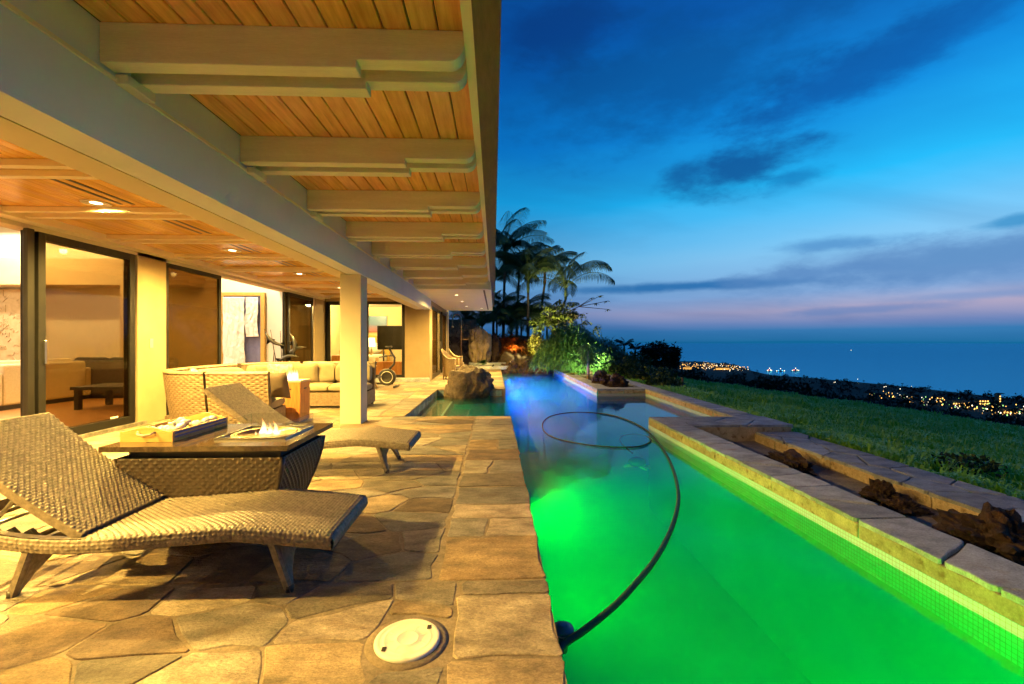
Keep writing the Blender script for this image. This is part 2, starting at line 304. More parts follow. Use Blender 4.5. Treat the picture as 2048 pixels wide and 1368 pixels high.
def watermat():
    m = bpy.data.materials.new('poolwater'); m.use_nodes = True; nt = m.node_tree; N = nt.nodes; L = nt.links
    N.remove(N['Principled BSDF']); out = N['Material Output']
    tr = N.new('ShaderNodeBsdfTransparent'); tr.inputs[0].default_value = (.80, .95, .95, 1)
    gl = N.new('ShaderNodeBsdfGlossy'); gl.inputs['Roughness'].default_value = .025
    fr = N.new('ShaderNodeFresnel'); fr.inputs[0].default_value = 1.25
    tc = N.new('ShaderNodeTexCoord'); mp = N.new('ShaderNodeMapping'); mp.inputs['Scale'].default_value = (1, 1.6, 1); L.new(tc.outputs['Object'], mp.inputs[0])
    nz = N.new('ShaderNodeTexNoise'); nz.inputs['Scale'].default_value = 5; nz.inputs['Detail'].default_value = 3; L.new(mp.outputs[0], nz.inputs[0])
    bp = N.new('ShaderNodeBump'); bp.inputs['Strength'].default_value = .10; bp.inputs['Distance'].default_value = .010; L.new(nz.outputs[0], bp.inputs['Height'])
    L.new(bp.outputs[0], gl.inputs['Normal']); L.new(bp.outputs[0], fr.inputs['Normal'])
    mx = N.new('ShaderNodeMixShader'); L.new(fr.outputs[0], mx.inputs[0]); L.new(tr.outputs[0], mx.inputs[1]); L.new(gl.outputs[0], mx.inputs[2]); L.new(mx.outputs[0], out.inputs[0])
    vo = N.new('ShaderNodeVolumeScatter'); vo.inputs['Color'].default_value = (.05, .90, .85, 1); vo.inputs['Density'].default_value = .38; vo.inputs['Anisotropy'].default_value = .2; L.new(vo.outputs[0], out.inputs['Volume'])
    MATS['poolwater'] = m
    m = pmat('seawater', (.0, .16, .36), (.0, .22, .46), scale=.0012, rough=.6, spec=.0, detail=8, bump=.3, bscale=.02, stretch=(.5, 2.2, 1), bdist=6.)
    nt = m.node_tree; N = nt.nodes; L = nt.links; gl = N.new('ShaderNodeBsdfGlossy'); gl.inputs[0].default_value = (.10, .62, .86, 1); gl.inputs['Roughness'].default_value = .16
    mx = N.new('ShaderNodeMixShader'); mx.inputs[0].default_value = .72; L.new(N['Principled BSDF'].outputs[0], mx.inputs[1]); L.new(gl.outputs[0], mx.inputs[2]); L.new(mx.outputs[0], N['Material Output'].inputs[0])
watermat()

def bandmat():   # small white mosaic of the waterline band
    m = bpy.data.materials.new('mosaic'); m.use_nodes = True; nt = m.node_tree; N = nt.nodes; L = nt.links; b = N['Principled BSDF']
    tc = N.new('ShaderNodeTexCoord'); sp = N.new('ShaderNodeSeparateXYZ'); L.new(tc.outputs['Object'], sp.inputs[0]); cb = N.new('ShaderNodeCombineXYZ')
    L.new(sp.outputs[1], cb.inputs[0]); L.new(sp.outputs[2], cb.inputs[1])
    bk = N.new('ShaderNodeTexBrick'); bk.offset = 0; bk.inputs['Color1'].default_value = (.58, .84, .88, 1); bk.inputs['Color2'].default_value = (.52, .77, .82, 1); bk.inputs['Mortar'].default_value = (.42, .44, .45, 1)
    bk.inputs['Scale'].default_value = 1; bk.inputs['Brick Width'].default_value = .025; bk.inputs['Row Height'].default_value = .025; bk.inputs['Mortar Size'].default_value = .0016
    L.new(cb.outputs[0], bk.inputs[0]); L.new(bk.outputs[0], b.inputs['Base Color']); b.inputs['Roughness'].default_value = .25
    MATS['mosaic'] = m
bandmat()

# ------------------------------------------------------------------ mesh helpers
ORG = {}
class MB:
    def __init__(s): s.v = []; s.f = []; s.sm = []
    def add(s, vs, fs, smooth=False):
        o = len(s.v); s.v += [tuple(p) for p in vs]; s.f += [tuple(i + o for i in f) for f in fs]; s.sm += [smooth] * len(fs); return s
    def box(s, x0, x1, y0, y1, z0, z1):
        return s.add([(x0, y0, z0), (x1, y0, z0), (x1, y1, z0), (x0, y1, z0), (x0, y0, z1), (x1, y0, z1), (x1, y1, z1), (x0, y1, z1)],
                     [(3, 2, 1, 0), (4, 5, 6, 7), (0, 1, 5, 4), (1, 2, 6, 5), (2, 3, 7, 6), (3, 0, 4, 7)])
    def quad(s, a, b, c, d): return s.add([a, b, c, d], [(0, 1, 2, 3)])
    def extr(s, prof, axis, c0, c1):     # prof: (a,b) pairs in the plane across axis; axis 'x': (y,z), 'y': (x,z), 'z': (x,y)
        n = len(prof)
        def P(a, b, c): return {'x': (c, a, b), 'y': (a, c, b), 'z': (a, b, c)}[axis]
        vs = [P(a, b, c0) for a, b in prof] + [P(a, b, c1) for a, b in prof]
        fs = [(i, (i + 1) % n, n + (i + 1) % n, n + i) for i in range(n)] + [tuple(range(n - 1, -1, -1)), tuple(range(n, 2 * n))]
        return s.add(vs, fs)
    def tube(s, pts, r, n=8, caps=True):
        pts = [Vector(p) for p in pts]; m = len(pts); rs = r if isinstance(r, (list, tuple)) else [r] * m
        vs = []; fs = []; prev = None
        for i, p in enumerate(pts):
            t = (pts[min(i + 1, m - 1)] - pts[max(i - 1, 0)]).normalized()
            a = prev if prev is not None else (Vector((0, 0, 1)) if abs(t.z) < .9 else Vector((1, 0, 0)))
            a = (a - t * a.dot(t)).normalized(); prev = a; b = t.cross(a)
            for k in range(n):
                w = 2 * math.pi * k / n; vs.append(p + (a * math.cos(w) + b * math.sin(w)) * rs[i])
        for i in range(m - 1):
            for k in range(n): fs.append((i * n + k, i * n + (k + 1) % n, (i + 1) * n + (k + 1) % n, (i + 1) * n + k))
        if caps: fs += [tuple(range(n - 1, -1, -1)), tuple((m - 1) * n + k for k in range(n))]
        return s.add(vs, fs, True)
    def lathe(s, prof, n=24, c=(0, 0, 0), smooth=True):
        vs = []; fs = []; m = len(prof)
        for r, z in prof:
            for k in range(n):
                w = 2 * math.pi * k / n; vs.append((c[0] + r * math.cos(w), c[1] + r * math.sin(w), c[2] + z))
        for i in range(m - 1):
            for k in range(n): fs.append((i * n + k, i * n + (k + 1) % n, (i + 1) * n + (k + 1) % n, (i + 1) * n + k))
        if prof[0][0] > 1e-6: fs.append(tuple(range(n - 1, -1, -1)))
        if prof[-1][0] > 1e-6: fs.append(tuple((m - 1) * n + k for k in range(n)))
        return s.add(vs, fs, smooth)
    def ball(s, c, r, n=10, sq=(1, 1, 1)):
        prof = [(max(1e-7, math.sin(math.pi * i / n)), -math.cos(math.pi * i / n)) for i in range(n + 1)]
        t = MB().lathe(prof, n * 2)
        return s.add([(c[0] + p[0] * r * sq[0], c[1] + p[1] * r * sq[1], c[2] + p[2] * r * sq[2]) for p in t.v], t.f, True)
    def surf(s, P, nu, nv, smooth=True, closed=False):
        vs = [P(i / nu, j / nv) for i in range(nu + 1) for j in range(nv + 1)]
        fs = [(i * (nv + 1) + j, (i + 1) * (nv + 1) + j, (i + 1) * (nv + 1) + j + 1, i * (nv + 1) + j + 1) for i in range(nu) for j in range(nv)]
        return s.add(vs, fs, smooth)
    def weave(s, P, cu, cv, amp, ru=4, rv=3, bias=.5):   # woven strands as real relief on the surface P(s,t)
        nu, nv = cu * ru, cv * rv; e = 1e-3
        def Q(a, b):
            p = Vector(P(a, b)); a1 = a + e if a < .5 else a - e; b1 = b + e if b < .5 else b - e
            du = (Vector(P(a1, b)) - p) * (1 if a < .5 else -1); dv = (Vector(P(a, b1)) - p) * (1 if b < .5 else -1)
            n = du.cross(dv).normalized()
            x, y = a * cu, b * cv; i, j = math.floor(x + 1e-6), math.floor(y + 1e-6); fx, fy = x - i, y - j
            sx, sy = max(0, math.sin(math.pi * fx)), max(0, math.sin(math.pi * fy))
            h = (sx * .35 + .65 * sx ** .5) * sy ** .6 if (i + j) % 2 == 0 else bias * sx ** .6 * sy
            return p + n * (h * amp)
        return s.surf(Q, nu, nv)
    def build(s, name, mat, parent=None, world=True, bevel=0., kind=None, shadow=True):
        o = ORG.get(parent.name, Vector()) if (parent and world) else Vector()
        me = bpy.data.meshes.new(name); me.from_pydata([(a - o.x, b - o.y, c - o.z) for a, b, c in s.v], [], s.f)
        me.polygons.foreach_set('use_smooth', s.sm); me.update()
        me.materials.append(MATS[mat]); ob = bpy.data.objects.new(name, me); COL.objects.link(ob)
        if parent: ob.parent = parent; ORG[ob.name] = ORG.get(parent.name, Vector())
        if bevel:
            b = ob.modifiers.new('bevel', 'BEVEL'); b.width = bevel; b.segments = 2; b.limit_method = 'ANGLE'; b.angle_limit = R(40)
        if kind: ob['kind'] = kind
        return ob
def tag(o, label=None, cat=None, group=None, kind=None):
    if label: o['label'] = label
    if cat: o['category'] = cat
    if group: o['group'] = group
    if kind: o['kind'] = kind
    return o
def root(name, loc, label, cat, group=None, rz=0.):
    o = bpy.data.objects.new(name, None); COL.objects.link(o); o.location = loc; o.rotation_euler.z = rz; o.empty_display_size = .2
    ORG[o.name] = Vector(loc); return tag(o, label, cat, group)
def copy_tree(o, loc=None, rz=None, label=None, parent=None, scale=None):
    c = o.copy(); COL.objects.link(c)
    if parent: c.parent = parent
    if loc is not None: c.location = loc
    if rz is not None: c.rotation_euler.z = rz
    if scale is not None: c.scale = (scale,) * 3
    if label: c['label'] = label
    for ch in list(o.children): copy_tree(ch, parent=c)
    return c
def lamp(name, kind, loc, energy, col, parent=None, size=.05, rot=None, angle=178, blend=1.):
    l = bpy.data.lights.new(name, kind); l.energy = energy; l.color = col; l.shadow_soft_size = size
    if kind == 'SPOT': l.spot_size = R(angle); l.spot_blend = blend
    o = bpy.data.objects.new(name, l); COL.objects.link(o); o.location = Vector(loc) - (ORG.get(parent.name, Vector()) if parent else Vector())
    if rot: o.rotation_euler = rot
    if parent: o.parent = parent
    return o

def rock_mesh(seed, dims, sub=3, rough=.35, freq=1.3, fine=.08, flat=True, blocky=0.):
    bm = bmesh.new(); bmesh.ops.create_icosphere(bm, subdivisions=sub, radius=1)
    off = Vector((seed * 3.7, seed * 1.3, seed * 7.1)); mb = MB()
    for v in bm.verts:
        p = v.co.copy()
        if blocky:
            m = max(abs(p.x), abs(p.y), abs(p.z)); p = p.lerp(p / m * .8, blocky)
        k = 1 + rough * noise.noise(p * freq + off) + rough * .5 * noise.noise(p * freq * 2.3 + off) + fine * noise.noise(p * 7 + off) + fine * .6 * noise.noise(p * 15 + off) + fine * .3 * noise.noise(p * 31 + off)
        p = Vector((p.x * k * dims[0], p.y * k * dims[1], p.z * k * dims[2]))
        if flat and p.z < -dims[2] * .45: p.z = -dims[2] * .45
        v.co = p
    bm.verts.index_update()
    mb.add([tuple(v.co) for v in bm.verts], [tuple(x.index for x in f.verts) for f in bm.faces], True); bm.free()
    return mb
def rock(name, mat, loc, dims, seed, label, cat, group=None, rz=0., **k):
    flat = k.get('flat', True); mb = rock_mesh(seed, dims, **k)
    if mat == 'lava': mb.sm = [False] * len(mb.sm)
    o = mb.build(name, mat); o.location = (loc[0], loc[1], loc[2] + (dims[2] * .45 if flat else 0) - .02); o.rotation_euler.z = rz
    return tag(o, label, cat, group)

# ------------------------------------------------------------------ flagstones (each its own piece)
def clip(poly, n, d):       # keep n.p <= d
    out = []
    for i in range(len(poly)):
        a, b = poly[i], poly[(i + 1) % len(poly)]
        da, db = n[0] * a[0] + n[1] * a[1] - d, n[0] * b[0] + n[1] * b[1] - d
        if da <= 0: out.append(a)
        if (da < 0 < db) or (db < 0 < da):
            t = da / (da - db); out.append((a[0] + (b[0] - a[0]) * t, a[1] + (b[1] - a[1]) * t))
    return out
def area(p): return .5 * sum(p[i][0] * p[(i + 1) % len(p)][1] - p[(i + 1) % len(p)][0] * p[i][1] for i in range(len(p)))
def voronoi(x0, x1, y0, y1, cw, ch, rng, gap=.02, jit=.42, holes=(), edge=.006):
    seeds = []; ny = max(1, round((y1 - y0) / ch)); nx = max(1, round((x1 - x0) / cw))
    for j in range(ny):
        for i in range(nx):
            sx = x0 + (i + .5 + (.5 if j % 2 else 0) * (nx > 1) * .9 - .22 * (nx > 1) + rng.uniform(-jit, jit)) * (x1 - x0) / nx
            sy = y0 + (j + .5 + rng.uniform(-jit, jit) * .8) * (y1 - y0) / ny
            seeds.append((min(max(sx, x0 + .03), x1 - .03), min(max(sy, y0 + .03), y1 - .03)))
    k = cw / ch; k = max(.6, min(1.7, k)); cells = []
    for i, (sx, sy) in enumerate(seeds):
        p = [(x0 + edge, y0 + edge), (x1 - edge, y0 + edge), (x1 - edge, y1 - edge), (x0 + edge, y1 - edge)]
        for j, (tx, ty) in enumerate(seeds):
            if i == j or abs(tx - sx) > cw * 3.2 or abs(ty - sy) > ch * 3.2: continue
            n = ((tx - sx) / (k * k), ty - sy); l = math.hypot(*n)
            if l < 1e-6: continue
            n = (n[0] / l, n[1] / l); mid = ((sx + tx) / 2, (sy + ty) / 2)
            p = clip(p, n, n[0] * mid[0] + n[1] * mid[1] - gap * .5)
            if len(p) < 3: break
        for (hx, hy, hr) in holes:
            if len(p) >= 3:
                c = (sum(q[0] for q in p) / len(p), sum(q[1] for q in p) / len(p)); n = (hx - c[0], hy - c[1]); l = math.hypot(*n)
                n = (n[0] / l, n[1] / l); p = clip(p, n, n[0] * hx + n[1] * hy - hr)
        if len(p) >= 3 and area(p) > .008: cells.append(p)
    return cells
def stone(poly, top, rng, depth=.014, lip=.0045, wob=.014):
    n = len(poly); pts = []
    for i in range(n):
        a, b, c = poly[i - 1], poly[i], poly[(i + 1) % n]
        la, lc = math.dist(a, b), math.dist(c, b)
        ra, rc = min(.016, la * .3) / max(la, 1e-6), min(.016, lc * .3) / max(lc, 1e-6)
        pts.append((b[0] + (a[0] - b[0]) * ra, b[1] + (a[1] - b[1]) * ra)); pts.append((b[0] + (c[0] - b[0]) * rc, b[1] + (c[1] - b[1]) * rc))
        if lc > .22:
            for f in ((.36, .64) if lc > .4 else (.5,)):
                w = rng.uniform(-wob, wob) * 1.2 - wob * .5; nx, ny = (c[1] - b[1]) / lc, -(c[0] - b[0]) / lc
                pts.append((b[0] + (c[0] - b[0]) * f + nx * w, b[1] + (c[1] - b[1]) * f + ny * w))
    m = len(pts); cx, cy = sum(p[0] for p in pts) / m, sum(p[1] for p in pts) / m
    mb = MB(); vs = []
    tx, ty = rng.uniform(-.004, .004), rng.uniform(-.004, .004)
    for p in pts:
        l = math.hypot(p[0] - cx, p[1] - cy) or 1; k = max(.5, 1 - lip / l)
        vs.append((cx + (p[0] - cx) * k, cy + (p[1] - cy) * k, top + tx * (p[0] - cx) * 2 + ty * (p[1] - cy) * 2))
    for p in pts: vs.append((p[0], p[1], top - .0025))
    for p in pts: vs.append((p[0], p[1], top - depth))
    fs = [tuple(range(m))] + [(m + i, m + (i + 1) % m, (i + 1) % m, i) for i in range(m)] + [(2 * m + i, 2 * m + (i + 1) % m, m + (i + 1) % m, m + i) for i in range(m)]
    return mb.add(vs, fs)
def lay(cells, name, mat, parent, top, rng, var=.004, **k):
    for p in cells: stone(p, top + rng.uniform(-var, var), rng, **k).build(name, mat, parent)

# ------------------------------------------------------------------ ground, terrain, sea
WZ = -.185
rng = random.Random(3)
def terrain_z(x, y):
    yy = max(y, -40)
    z = -.16 - .147 * max(0, x - 4.3)
    over = y - 26 - 3 * math.sin(x * .06)
    if over > 0: z -= .30 * over * over / (over + 9)
    if x < 4.3: z = -.16 - (.30 * max(0, y - 34) ** 2 / (max(0, y - 34) + 9) if y > 34 else 0)
    if x > 45: z -= .12 * (x - 45)
    z += .16 * noise.noise(Vector((x * .16, y * .16, 0))) * min(1, max(0, x - 4.6) / 4)
    return max(z, -121)
def build_terrain():
    xs = [4.2, 4.6, 5, 5.6] + [6 + i * 1.0 for i in range(48)] + [54 * 1.17 ** i for i in range(1, 18)]
    xl = [-160, -100, -60, -40, -25, -15]
    ys = [-60, -30, -15, -8, -4] + [-2 + i * 1.0 for i in range(60)] + [58 * 1.13 ** i for i in range(1, 26)]
    mb = MB(); nx, ny = len(xs), len(ys)
    mb.add([(x, y, terrain_z(x, y)) for x in xs for y in ys], [(i * ny + j, (i + 1) * ny + j, (i + 1) * ny + j + 1, i * ny + j + 1) for i in range(nx - 1) for j in range(ny - 1)], True)
    # behind the garden, left of the lawn
    xs2 = xl + [-8, -4, 0, 2, 4.2]; ys2 = [y for y in ys if y >= 23]; n2 = len(ys2)
    mb.add([(x, y, terrain_z(x, y) if x < 4.2 else terrain_z(4.2, y)) for x in xs2 for y in ys2], [(i * n2 + j, (i + 1) * n2 + j, (i + 1) * n2 + j + 1, i * n2 + j + 1) for i in range(len(xs2) - 1) for j in range(n2 - 1)], True)
    tag(mb.build('hillside_terrain', 'lawn'), 'green grassy hillside falling away towards the sea', 'hillside', kind='structure')
build_terrain()
SEA = -120.
mb = MB().quad((-40000, 200, SEA), (40000, 200, SEA), (40000, 40000, SEA), (-40000, 40000, SEA))
tag(mb.build('sea', 'seawater'), 'calm blue ocean reaching to the horizon at dusk', 'sea', kind='structure')
TH = R(2.14)
def far(u, v, z=SEA + 3):       # a point of the coast, from its bearing and dip
    a, b = (u - 1024) / 910., (684 - v) / 910.
    d = (math.sin(TH) + math.cos(TH) * a, math.cos(TH) - math.sin(TH) * a, b); t = (z - 1.2) / d[2]
    return (d[0] * t, d[1] * t, z)
shore = [(1180, 722), (1340, 722), (1400, 723), (1470, 729), (1505, 742), (1540, 750), (1600, 754), (1680, 761), (1780, 770), (1880, 781), (1960, 790), (2048, 799), (2200, 812), (2500, 830)]
near = [(u, v + 190) for u, v in shore]
mb = MB()
for i in range(len(shore) - 1):
    mb.quad(far(*near[i]), far(*near[i + 1]), far(*shore[i + 1]), far(*shore[i]))
tag(mb.build('coastal_plain', 'coast'), 'dark low coastal plain between the hillside and the sea', 'coast', kind='structure')

# ------------------------------------------------------------------ patio
patio = MB()
for x0, x1, y0, y1 in ((-5.15, .255, -2.5, 7.375), (-5.15, -1.465, 7.375, 11.605), (-5.15, .255, 11.605, 23)):
    patio.box(x0, x1, y0, y1, -.35, -.0042)
patio = patio.build('patio', 'mortar'); tag(patio, 'irregular flagstone patio with sandy mortar joints', 'patio', kind='structure')
LID = (-.352, 1.845)
stones = []
def strip(x0, x1, y0, y1, ymin, ymax, rng, gap=.014, split=.35):
    y = y0; out = []
    while y < y1 - .05:
        h = min(rng.uniform(ymin, ymax), y1 - y)
        if y1 - y - h < .12: h = y1 - y
        sk0, sk1 = rng.uniform(-.015, .015), rng.uniform(-.015, .015)
        if rng.random() < split:
            xm = x0 + (x1 - x0) * rng.uniform(.4, .62); sk = rng.uniform(-.03, .03)
            out.append([(x0, y), (xm + sk - gap / 2, y), (xm - sk - gap / 2, y + h - gap), (x0, y + h - gap)])
            out.append([(xm + sk + gap / 2, y), (x1, y + sk0 * .3), (x1, y + h - gap), (xm - sk + gap / 2, y + h - gap)])
        else: out.append([(x0 + sk0, y), (x1, y), (x1, y + h - gap), (x0 + sk1, y + h - gap)])
        y += h
    return out
r1 = random.Random(11)
stones += strip(-.17, .262, .9, 2.3, .34, .5, r1, split=0, gap=.013)
stones += strip(-.30, .262, 2.31, 7.388, .26, .52, r1, split=.28, gap=.013)
stones += voronoi(-2.9, -.185, .8, 2.3, .36, .27, r1, gap=.012, jit=.5, holes=[(LID[0], LID[1], .165)])
stones += voronoi(-2.9, -.315, 2.315, 4.6, .43, .27, r1, gap=.012, jit=.5)
stones += voronoi(-2.9, -.315, 4.6, 7.388, .54, .34, r1, gap=.012, jit=.48)
stones += voronoi(-5.1, -2.915, 2.4, 7.388, .7, .56, r1, gap=.022, jit=.5)
stones += voronoi(-5.1, -1.9, 7.40, 13.7, .62, .56, r1, gap=.022, jit=.5)
stones += strip(-1.885, -1.462, 7.40, 11.6, .4, .7, r1, split=.1)
stones += strip(-1.885, -1.3, 11.615, 19.5, .5, .8, r1, split=.2)
stones += voronoi(-1.29, -.36, 11.615, 20.5, .5, .62, r1, gap=.022)
stones += strip(-.345, .262, 11.598, 20.5, .45, .7, r1, split=.0)
stones.sort(key=lambda p: -area(p) / (2 + sum(q[1] for q in p) / len(p)) ** 2)
big, rest = stones[:300], stones[300:]
lay(big, 'flagstone', 'flag', patio, 0., r1, var=.0018)
if rest:
    mb = MB()
    for p in rest:
        t = stone(p, r1.uniform(-.003, .003), r1); mb.add(t.v, t.f)
    mb.build('small_flagstones', 'flag', patio, kind='stuff')

# ------------------------------------------------------------------ pool
OUT = [(.25, -3.), (2.46, -3.), (2.46, 7.2), (3.86, 7.2), (3.86, 11.56), (2.61, 11.56), (2.61, 20.6), (.25, 20.6), (.25, 11.61), (-1.47, 11.61), (-1.47, 7.37), (.25, 7.37)]
FLOOR = -1.45
mb = MB(); n = len(OUT)
for i in range(n):
    a, b = OUT[i], OUT[(i + 1) % n]
    mb.quad((a[0], a[1], FLOOR), (b[0], b[1], FLOOR), (b[0], b[1], -.06), (a[0], a[1], -.06))
for x0, x1, y0, y1 in ((.25, 2.46, -3, 7.2), (.25, 3.86, 7.2, 11.56), (.25, 2.61, 11.56, 20.6), (-1.47, .25, 7.37, 11.61)):
    mb.quad((x0, y0, FLOOR), (x1, y0, FLOOR), (x1, y1, FLOOR), (x0, y1, FLOOR))
pool = mb.build('pool_basin', 'plaster'); tag(pool, 'long swimming pool basin with pale plaster walls', 'pool', kind='structure')
# entry steps in the alcove, running down to the right
for k in range(4):
    x0 = -1.465 + k * .42; x1 = x0 + .42; zt = -.27 - k * .24
    MB().box(x0, x1, 7.38, 11.6, FLOOR + .01, zt).build('step', 'poolstep', pool)
    MB().box(x1 - .035, x1 + .004, 7.385, 11.595, zt - .02, zt + .006).build('step_edge', 'mosaic', pool)
tile = MB().box(-.006, 0, -.072, .072, -.073, .073)
t0 = None
for k in range(28):
    for row, zc in ((0, -.105), ):
        y = 7.45 + k * .148
        if t0 is None: t0 = tile.build('tile', 'tileblue', pool, bevel=.004); t0.location = (-1.462, y, zc)
        else:
            t = t0.copy(); COL.objects.link(t); t.location = (-1.462, y, zc)
for k in range(11):
    t = t0.copy(); COL.objects.link(t); t.location = (-1.38 + k * .148, 11.603, -.105); t.rotation_euler.z = R(90)
mb = MB(); no = len(OUT)
cxy = [(1, -1), (1, -1), (1, -1), (1, -1), (1, 1), (1, 1), (1, 1), (-1, 1), (-1, 1), (-1, 1), (-1, -1), (-1, -1)]
EXP = [(x + .02 * (1 if i in (1, 2, 3, 4, 5, 6) else -1), y) for i, (x, y) in enumerate(OUT)]
TOPF = [(0, 1, 2, 11), (11, 2, 5, 8), (2, 3, 4, 5), (5, 6, 7, 8), (8, 9, 10, 11)]
mb.add([(x, y, WZ) for x, y in EXP] + [(x, y, FLOOR - .03) for x, y in EXP], TOPF + [tuple(no + i for i in f[::-1]) for f in TOPF] + [(i, i + no, (i + 1) % no + no, (i + 1) % no) for i in range(no)])
water = mb.build('pool_water', 'poolwater'); tag(water, 'still pool water glowing green in front and blue behind', 'water', kind='structure')
def pool_light(y, z, col, power, label, x=.25, sgn=1):
    o = root('pool_light', (x, y, z), label, 'light'); t = MB()
    t.lathe([(.115, 0), (.125, .012), (.105, .022), (.1, .012)], 24); b = MB(); b.add([(q[2] * sgn + x, q[0] + y, q[1] + z) for q in t.v], t.f, True); b.build('rim', 'metal', o)
    t = MB().lathe([(.1, .008), (1e-6, .014)], 20); b = MB(); b.add([(q[2] * sgn + x, q[0] + y, q[1] + z) for q in t.v], t.f, True)
    if col[1] > col[2] * 2: MATS.get('lens_green') or emat('lens_green', (.05, 1, .12), 8); mm = 'lens_green'
    else: MATS.get('lens_blue') or emat('lens_blue', (.03, .2, 1), 8); mm = 'lens_blue'
    b.build('lens', mm, o)
    lamp('pool_lamp', 'SPOT', (x + .12 * sgn, y, z), power, col, o, size=.09, rot=Vector((sgn, 0, -.35)).to_track_quat('-Z', 'Y').to_euler(), angle=178, blend=1.)
pool_light(4.6, -.5, (.0, 1., .015), 170, 'round green underwater light low on the house side of the pool')
pool_light(1.0, -.5, (.0, 1., .015), 530, 'round green underwater light at the near end of the pool')
pool_light(13.6, -.45, (.0, .085, 1.), 720, 'round blue underwater light in the far part of the pool')
pool_light(17.6, -.45, (.0, .085, 1.), 640, 'added blue underwater lamp spreading the glow towards the waterfall rocks')  # second blue lamp, added so the far water glows more evenly

# ------------------------------------------------------------------ low walls and planters right of the pool
def wall_thing(name, label, bodies, cops, faces=(), bands=(), seed=0):
    xs = [b[0] for b in bodies]; o = root(name, (bodies[0][0], bodies[0][2], 0), label, 'wall'); rr = random.Random(seed)
    for b in bodies: MB().box(*b).build('wall_core', 'mortar', o)
    for cells, top in cops: lay(cells, 'coping_stone', 'coping', o, top, rr, var=.003, depth=.05, lip=.008, wob=.006)
    for kind, c, a0, a1, z0, z1, step, d in faces:     # facing stones; kind x: plane at X=c running in Y, kind y: plane at Y=c running in X
        p = a0
        while p < a1 - .02:
            w = min(step * rr.uniform(.6, 1.5), a1 - p)
            if a1 - p - w < .15: w = a1 - p
            t = .022 + rr.uniform(0, .007); g = .005
            if kind == 'x': q = (c, c + t) if d > 0 else (c - t, c); mb = MB().box(q[0], q[1], p + g, p + w - g, z0 + .003, z1)
            else: q = (c, c + t) if d > 0 else (c - t, c); mb = MB().box(p + g, p + w - g, q[0], q[1], z0 + .003, z1)
            mb.build('facing_stone', 'wallstone', o, bevel=.006); p += w
    for kind, c, a0, a1, z0, z1, d in bands:
        if kind == 'x': mb = MB().box(min(c, c + .006 * d), max(c, c + .006 * d), a0, a1, z0, z1)
        else: mb = MB().box(a0, a1, min(c, c + .006 * d), max(c, c + .006 * d), z0, z1)
        mb.build('tile_band', 'mosaic', o)
    return o
r2 = random.Random(21)
wall_thing('pool_wall', 'low flagstone-capped wall between the green water and the sand bed', [(2.47, 2.82, -3, 6.45, -.5, -.03)],
           [(voronoi(2.452, 2.835, -3, 6.44, .38, .40, r2, jit=.46, gap=.016, edge=.001), 0.)],
           [('x', 2.475, -3, 6.45, -.128, -.03, .75, -1)], [('x', 2.462, -3, 7.2, -.32, -.128, -1)], 1)
wall_thing('cross_wall', 'short thick wall closing the sand bed beside the pool bay', [(2.47, 4.3, 6.47, 7.17, -.5, -.03)],
           [(voronoi(2.452, 4.33, 6.445, 7.19, .5, .37, r2, jit=.4, gap=.014, edge=.001), 0.)],
           [('x', 2.475, 6.455, 7.19, -.128, -.03, .75, -1), ('y', 6.468, 2.84, 4.3, -.25, -.03, .9, -1)], [], 2)
wall_thing('bed_wall', 'low outer wall of the sand bed along the lawn, nearest stretch', [(3.78, 4.33, -3, 6.46, -.6, -.13)],
           [(voronoi(3.755, 4.36, -3, 6.44, .32, .46, r2, jit=.46, gap=.016, edge=.001), -.10)],
           [('x', 3.78, -3, 6.45, -.26, -.13, .8, -1)], [], 3)
wall_thing('bay_wall', 'flagstone-capped wall along the lawn behind the pool bay', [(3.88, 4.24, 7.19, 20, -.5, -.03)],
           [(voronoi(3.858, 4.27, 7.195, 20, .42, .55, r2, jit=.4, gap=.014, edge=.001), 0.)],
           [('x', 3.882, 7.2, 11.57, -.128, -.03, .7, -1)], [('x', 3.864, 7.2, 11.56, -.32, -.128, -1)], 4)
wall_thing('planter_wall', 'stone planter wall beside the blue-lit far end of the pool', [(2.63, 2.98, 11.58, 20, -.5, -.03), (2.98, 3.87, 11.58, 11.93, -.5, -.03)],
           [(voronoi(2.602, 3.0, 11.95, 20, .42, .7, r2, jit=.3, gap=.014, edge=.001) + voronoi(2.602, 3.857, 11.552, 11.94, .62, .4, r2, jit=.25, gap=.014, edge=.001), 0.)],
           [('x', 2.632, 11.58, 20, -.128, -.03, .7, -1), ('y', 11.58, 2.63, 3.86, -.128, -.03, .6, -1)], [('x', 2.614, 11.58, 20, -.32, -.128, -1), ('y', 11.562, 2.63, 3.86, -.32, -.128, -1)], 5)
def bed(name, x0, x1, y0, y1, z, mat, label, bump):
    def P(a, b):
        x, y = x0 + a * (x1 - x0), y0 + b * (y1 - y0); return (x, y, z + bump * noise.noise(Vector((x * 2.5, y * 2.5, 3))) + bump * .4 * noise.noise(Vector((x * 9, y * 9, 1))))
    tag(MB().surf(P, 14, int((y1 - y0) * 9)).build(name, mat), label, 'bed', kind='structure')
bed('sand_bed', 2.80, 3.79, -3, 6.48, -.235, 'sand', 'raked sand bed between the pool wall and the lawn', .018)
bed('planter_bed', 2.96, 3.9, 11.9, 20, -.06, 'soil', 'planted soil bed at the far end of the pool', .03)
def lavarock(c, dims, seed, label, rz=0., z=-.24):
    rock('lava_rock', 'lava', (c[0], c[1], z), dims, seed, label, 'rock', 'lava rocks in the planting beds', rz, sub=5, rough=.5, freq=1.7, fine=.22)
lavarock((3.42, 5.15), (.15, .40, .11), 1, 'long black lava rock lying in the sand bed, farthest of its bed', R(-8))
lavarock((3.50, 3.98), (.13, .14, .12), 2, 'upright angular lava rock of the touching pair in the sand', R(30))
